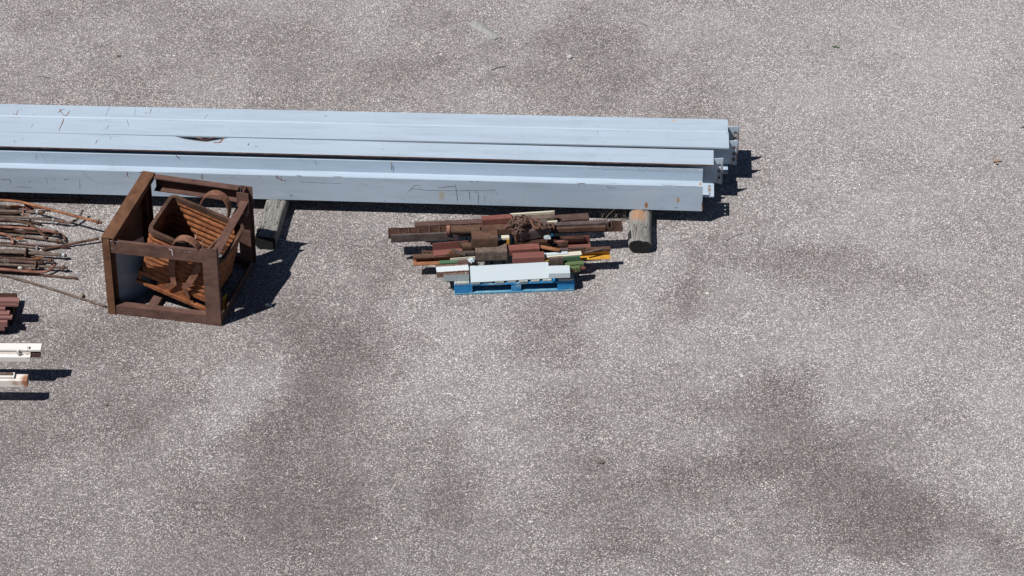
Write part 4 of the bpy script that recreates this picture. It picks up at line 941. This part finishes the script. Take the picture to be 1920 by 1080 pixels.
crumple('rag', 'pale tan clod stuck on the thin grey pole', at(152, 557, .002), (.022, .04, .02), DEAD, 'clod', 8)
crumple('crumpled_litter', 'tiny white paper scrap on the lower rods', at(38, 505, .06), (.02, .015, .012), LIT, seed=9)

# ------------------------------------------------------------------ steel stacks cut by the left edge
GS = 'red primed angles stacked at the left edge'
def sbar(label, x, y, z, prof, mat, grp, cat='steel angle', name='steel_angle', z0=None, dy=-3.5):
    P1 = at(x, y, z); P0 = at(-260, y+dy, z if z0 is None else z0); o = prism(name, prof, P0, P1, mat, None, bevel=.002); return tag(o, label, cat, grp)
SAL = paint('salmon_primer', (.235, .118, .105), chip=.68, streak=.12, rustc=(.10, .05, .04), scr=False, rough=.75, spec=.15)
sbar('dusty red angle topmost of the stack at the left edge', 32, 565, .31, shift(ell(.12, .05, .008, True), 0, .0), SAL, GS)
sbar('dusty red flat second from the top of the left edge stack', 34, 571, .28, rect(.10, .025), SAL, GS, 'steel bar', 'flat_bar')
sbar('dusty red channel with a hole, left of the stack top', 9, 579, .25, [(0, 0), (.05, 0), (.05, -.07), (0, -.07)], SAL, GS, 'steel channel', 'steel_channel')
sbar('dusty red pointed angle in the middle of the left edge stack', 17, 589, .22, [(0, 0), (.06, .0), (.06, -.06), (0, -.06)], SAL, GS)
sbar('lower dusty red channel near the bottom of the left edge stack', 13, 604, .17, [(0, 0), (.06, 0), (.06, -.055), (0, -.055)], SAL, GS, 'steel channel', 'steel_channel')
sbar('dark bearer tube beneath the dusty red stack', 22, 590, .12, rect(.35, .118), RUSTD, GS, 'steel tube', 'steel_tube')
WHITEC = paint('cream_white_paint', (.74, .71, .67), chip=.63, streak=.05, rustc=(.26, .12, .06), scr=False)
WHITER = paint('white_paint_rusty_end', (.72, .68, .62), chip=.60, streak=.05, rustc=(.30, .13, .06), scr=False, stains=[(tuple(at(49, 714, .28)), (.06, .12, .12), .95, (.30, .12, .05)), (tuple(at(30, 716, .26)), (.05, .05, .04), .8, (.34, .17, .09)), (tuple(at(20, 711, .32)), (.05, .03, .04), .7, (.34, .17, .09)), (tuple(at(56, 672, .35)), (.03, .1, .04), .7, (.32, .18, .12))])
sbar('broken dusty red flat jutting below the pointed angle at the left edge', 22, 596, .20, rect(.05, .02), SAL, GS, 'steel bar', 'flat_bar', dy=-6)
sbar('lowest dusty red angle of the left edge stack', 8, 612, .12, ell(.06, .05), SAL, GS)
GW = 'white painted steel at the left edge'
def holed(o): return o
sbar('wide white channel at the top of the white stack at the left edge', 76, 656, .42, [(0, 0), (.10, 0), (.10, -.012), (.008, -.012), (.008, -.02), (0, -.02)], WHITEC, GW, 'steel channel', 'steel_channel', dy=-2)
sbar('white web plate just below the wide white channel at the left edge', 57, 662, .385, rect(.06, .02), WHITER, GW, 'steel plate', 'steel_plate', dy=-2)
sbar('brown-ended tube sticking out of the white stack', 75, 663, .375, rect(.05, .045), RUSTP, GW, 'steel tube', 'steel_tube', dy=-2)
sbar('lower white ribbed channel at the front of the white stack', 56, 670, .365, [(0, 0), (.05, 0), (.05, -.055), (.01, -.055), (.01, -.05), (0, -.05)], WHITEC, GW, 'steel channel', 'steel_channel', dy=-2)
for px, py, z, lb in ((50, 651, .445, 'rear small rust lug standing on the wide white channel'), (31, 658, .43, 'front small rust lug standing on the white web plate')):
    o = prism('steel_lug', rect(.03, .05), at(px, py, z), at(px+4, py, z), WHITER, None); tag(o, lb, 'lug', GW)
sbar('chunky white post with rusty peeling end at the left edge', 50, 713, .30, rrect(.10, .09, .012), WHITER, GW, 'steel post', 'steel_post', dy=-2)
sbar('peeling white plate lying on the chunky white post', 26, 707, .325, rect(.07, .022), WHITER, GW, 'steel plate', 'steel_plate', dy=-2)
sbar('thin brown strip on top of the chunky white post', 23, 702, .338, rect(.03, .010), RUSTG, GW, 'steel bar', 'flat_bar', dy=-2)
def trestle(label, x, y0, y1, h):
    A = at(x, y0, h); B = at(x, y1, h); root = empty('trestle', Matrix.Translation(Vector((A.x, A.y, 0)))); O = root.location
    d = B-A; L = d.length; bm = bmesh.new(); prism_bm(bm, rect(.08, .08), 0, L); mesh_obj('cross_bar', bm, WOOD, root, Matrix.Translation(-O) @ frame(A, B))
    for p in (A.lerp(B, .12), A.lerp(B, .88)):
        bm = bmesh.new(); box_bm(bm, (p.x-O.x-.04, p.y-O.y, (h-.08)/2), (.07, .07, h-.082)); mesh_obj('leg', bm, WOOD, root)
    tag(root, label, 'trestle')
trestle('wooden trestle carrying the white stack beyond the left edge', -110, 690, 640, .30)
trestle('wooden trestle carrying the chunky white post beyond the left edge', -130, 727, 694, .205)

# ------------------------------------------------------------------ litter and weeds on the asphalt
def litter_sheet():
    k = N('dusty_grey_plastic'); m = k.fin(k.ramp(k.noise(k.coord((4, 1, 1)), 6, 6, .7), [(.3, (.20, .195, .19)), (.7, (.35, .35, .345))]), .8)
    pts = [(880, 42), (890, 38), (915, 50), (942, 70), (938, 71), (934, 70), (927, 74), (905, 62), (884, 49)]
    P = [at(x, y, .012) for x, y in pts]; O = P[0]; bm = bmesh.new(); c = sum(P, Vector())/len(P)
    top = [bm.verts.new(p-O+Vector((0, 0, random.uniform(-.003, .003)))) for p in P]; bot = [bm.verts.new(p-O-Vector((0, 0, .009))) for p in P]
    ct = bm.verts.new(c-O+Vector((0, 0, .022))); n = len(P)
    for i in range(n): bm.faces.new((top[i], top[(i+1) % n], ct)); bm.faces.new((bot[i], bot[(i+1) % n], top[(i+1) % n], top[i]))
    bm.faces.new(bot[::-1]); tag(mesh_obj('flattened_sheet', bm, m, None, Matrix.Translation(O)), 'flattened dusty grey strip lying on the asphalt beyond the beams', 'litter')
litter_sheet()
k = N('twig'); TWIG = k.fin((.13, .11, .095), .9)
def stick(label, a, b, r=.004, mat=TWIG, name='twig', cat='twig'):
    A, B = at(*a, .006), at(*b, .012); mid = A.lerp(B, .5)+Vector((0, .01, .006))
    rod_obj(name, [A, mid, B], r, mat, label, cat, seg=5)
stick('thin dark stick on the asphalt below the dusty grey strip', (921, 131), (948, 124))
stick('thin brown stick on the asphalt right of the round log', (1362, 451), (1392, 437), .0035)
stick('short dark stick at the far left top of the asphalt', (68, 144), (94, 146), .003)
stick('black bolt lying at the right frame edge', (1914, 240), (1930, 237), .008, SCR_D, 'bolt', 'bolt')
def leafbits(name, label, px, py, n, s, mat, cat):
    bm = bmesh.new()
    for i in range(n):
        a = random.uniform(0, 6.28); l = s*random.uniform(.6, 1); b = Vector((random.gauss(0, s*.25), random.gauss(0, s*.25), .003)); d = Vector((math.cos(a), math.sin(a), .35)); q = Vector((-d.y, d.x, 0))*.25
        v = [bm.verts.new(b), bm.verts.new(b+d*l*.5+q*l), bm.verts.new(b+d*l), bm.verts.new(b+d*l*.5-q*l)]; bm.faces.new(v)
    tag(mesh_obj(name, bm, mat, None, Matrix.Translation(at(px, py, 0))), label, cat)
k = N('weed_green'); WG = k.fin((.05, .10, .022), .7)
k = N('leaf_orange'); LO = k.fin((.33, .21, .14), .8)
leafbits('weed', 'tiny green weed in the asphalt at the upper right', 1567, 89, 14, .035, WG, 'weed')
leafbits('dry_leaf', 'small orange-tan dry leaf on a dark spot at the right', 1865, 304, 5, .07, LO, 'leaf')
grass_tuft('dry_grass', 'tangle of dead wiry grass beside the round log under the beam', at(1150, 408, 0), 46, .26, .0022, .95, DEAD, spread=.11, zf=.75)
grass_tuft('dry_grass', 'little tuft of dead grass under the left end of the offcuts', at(797, 480, 0), 16, .11, .002, .8, DEAD, spread=.03)
for i, (px, py, s, lb) in enumerate(((1127, 868, .028, 'black clod lying alone in the lower middle of the asphalt'), (1068, 108, .03, 'pale flat stone by the dark patch beyond the beams'), (505, 574, .026, 'white stone at the tip of the cage shadow'),
        (1365, 1055, .022, 'white stone at the bottom right of the asphalt'), (996, 980, .02, 'single white stone near the bottom centre'), (222, 106, .02, 'dark clod in the upper left of the asphalt'), (200, 760, .02, 'dark speck of tar at the lower left beyond the white stack'))):
    crumple('loose_stone', lb, at(px, py, 0), (s, s*.8, s*.35), TWIG if 'dark' in lb.split()[0] or 'black' in lb else stone_mat('pale_pebble', (.4, .38, .35), (.6, .58, .55)), 'stone', 20+i)
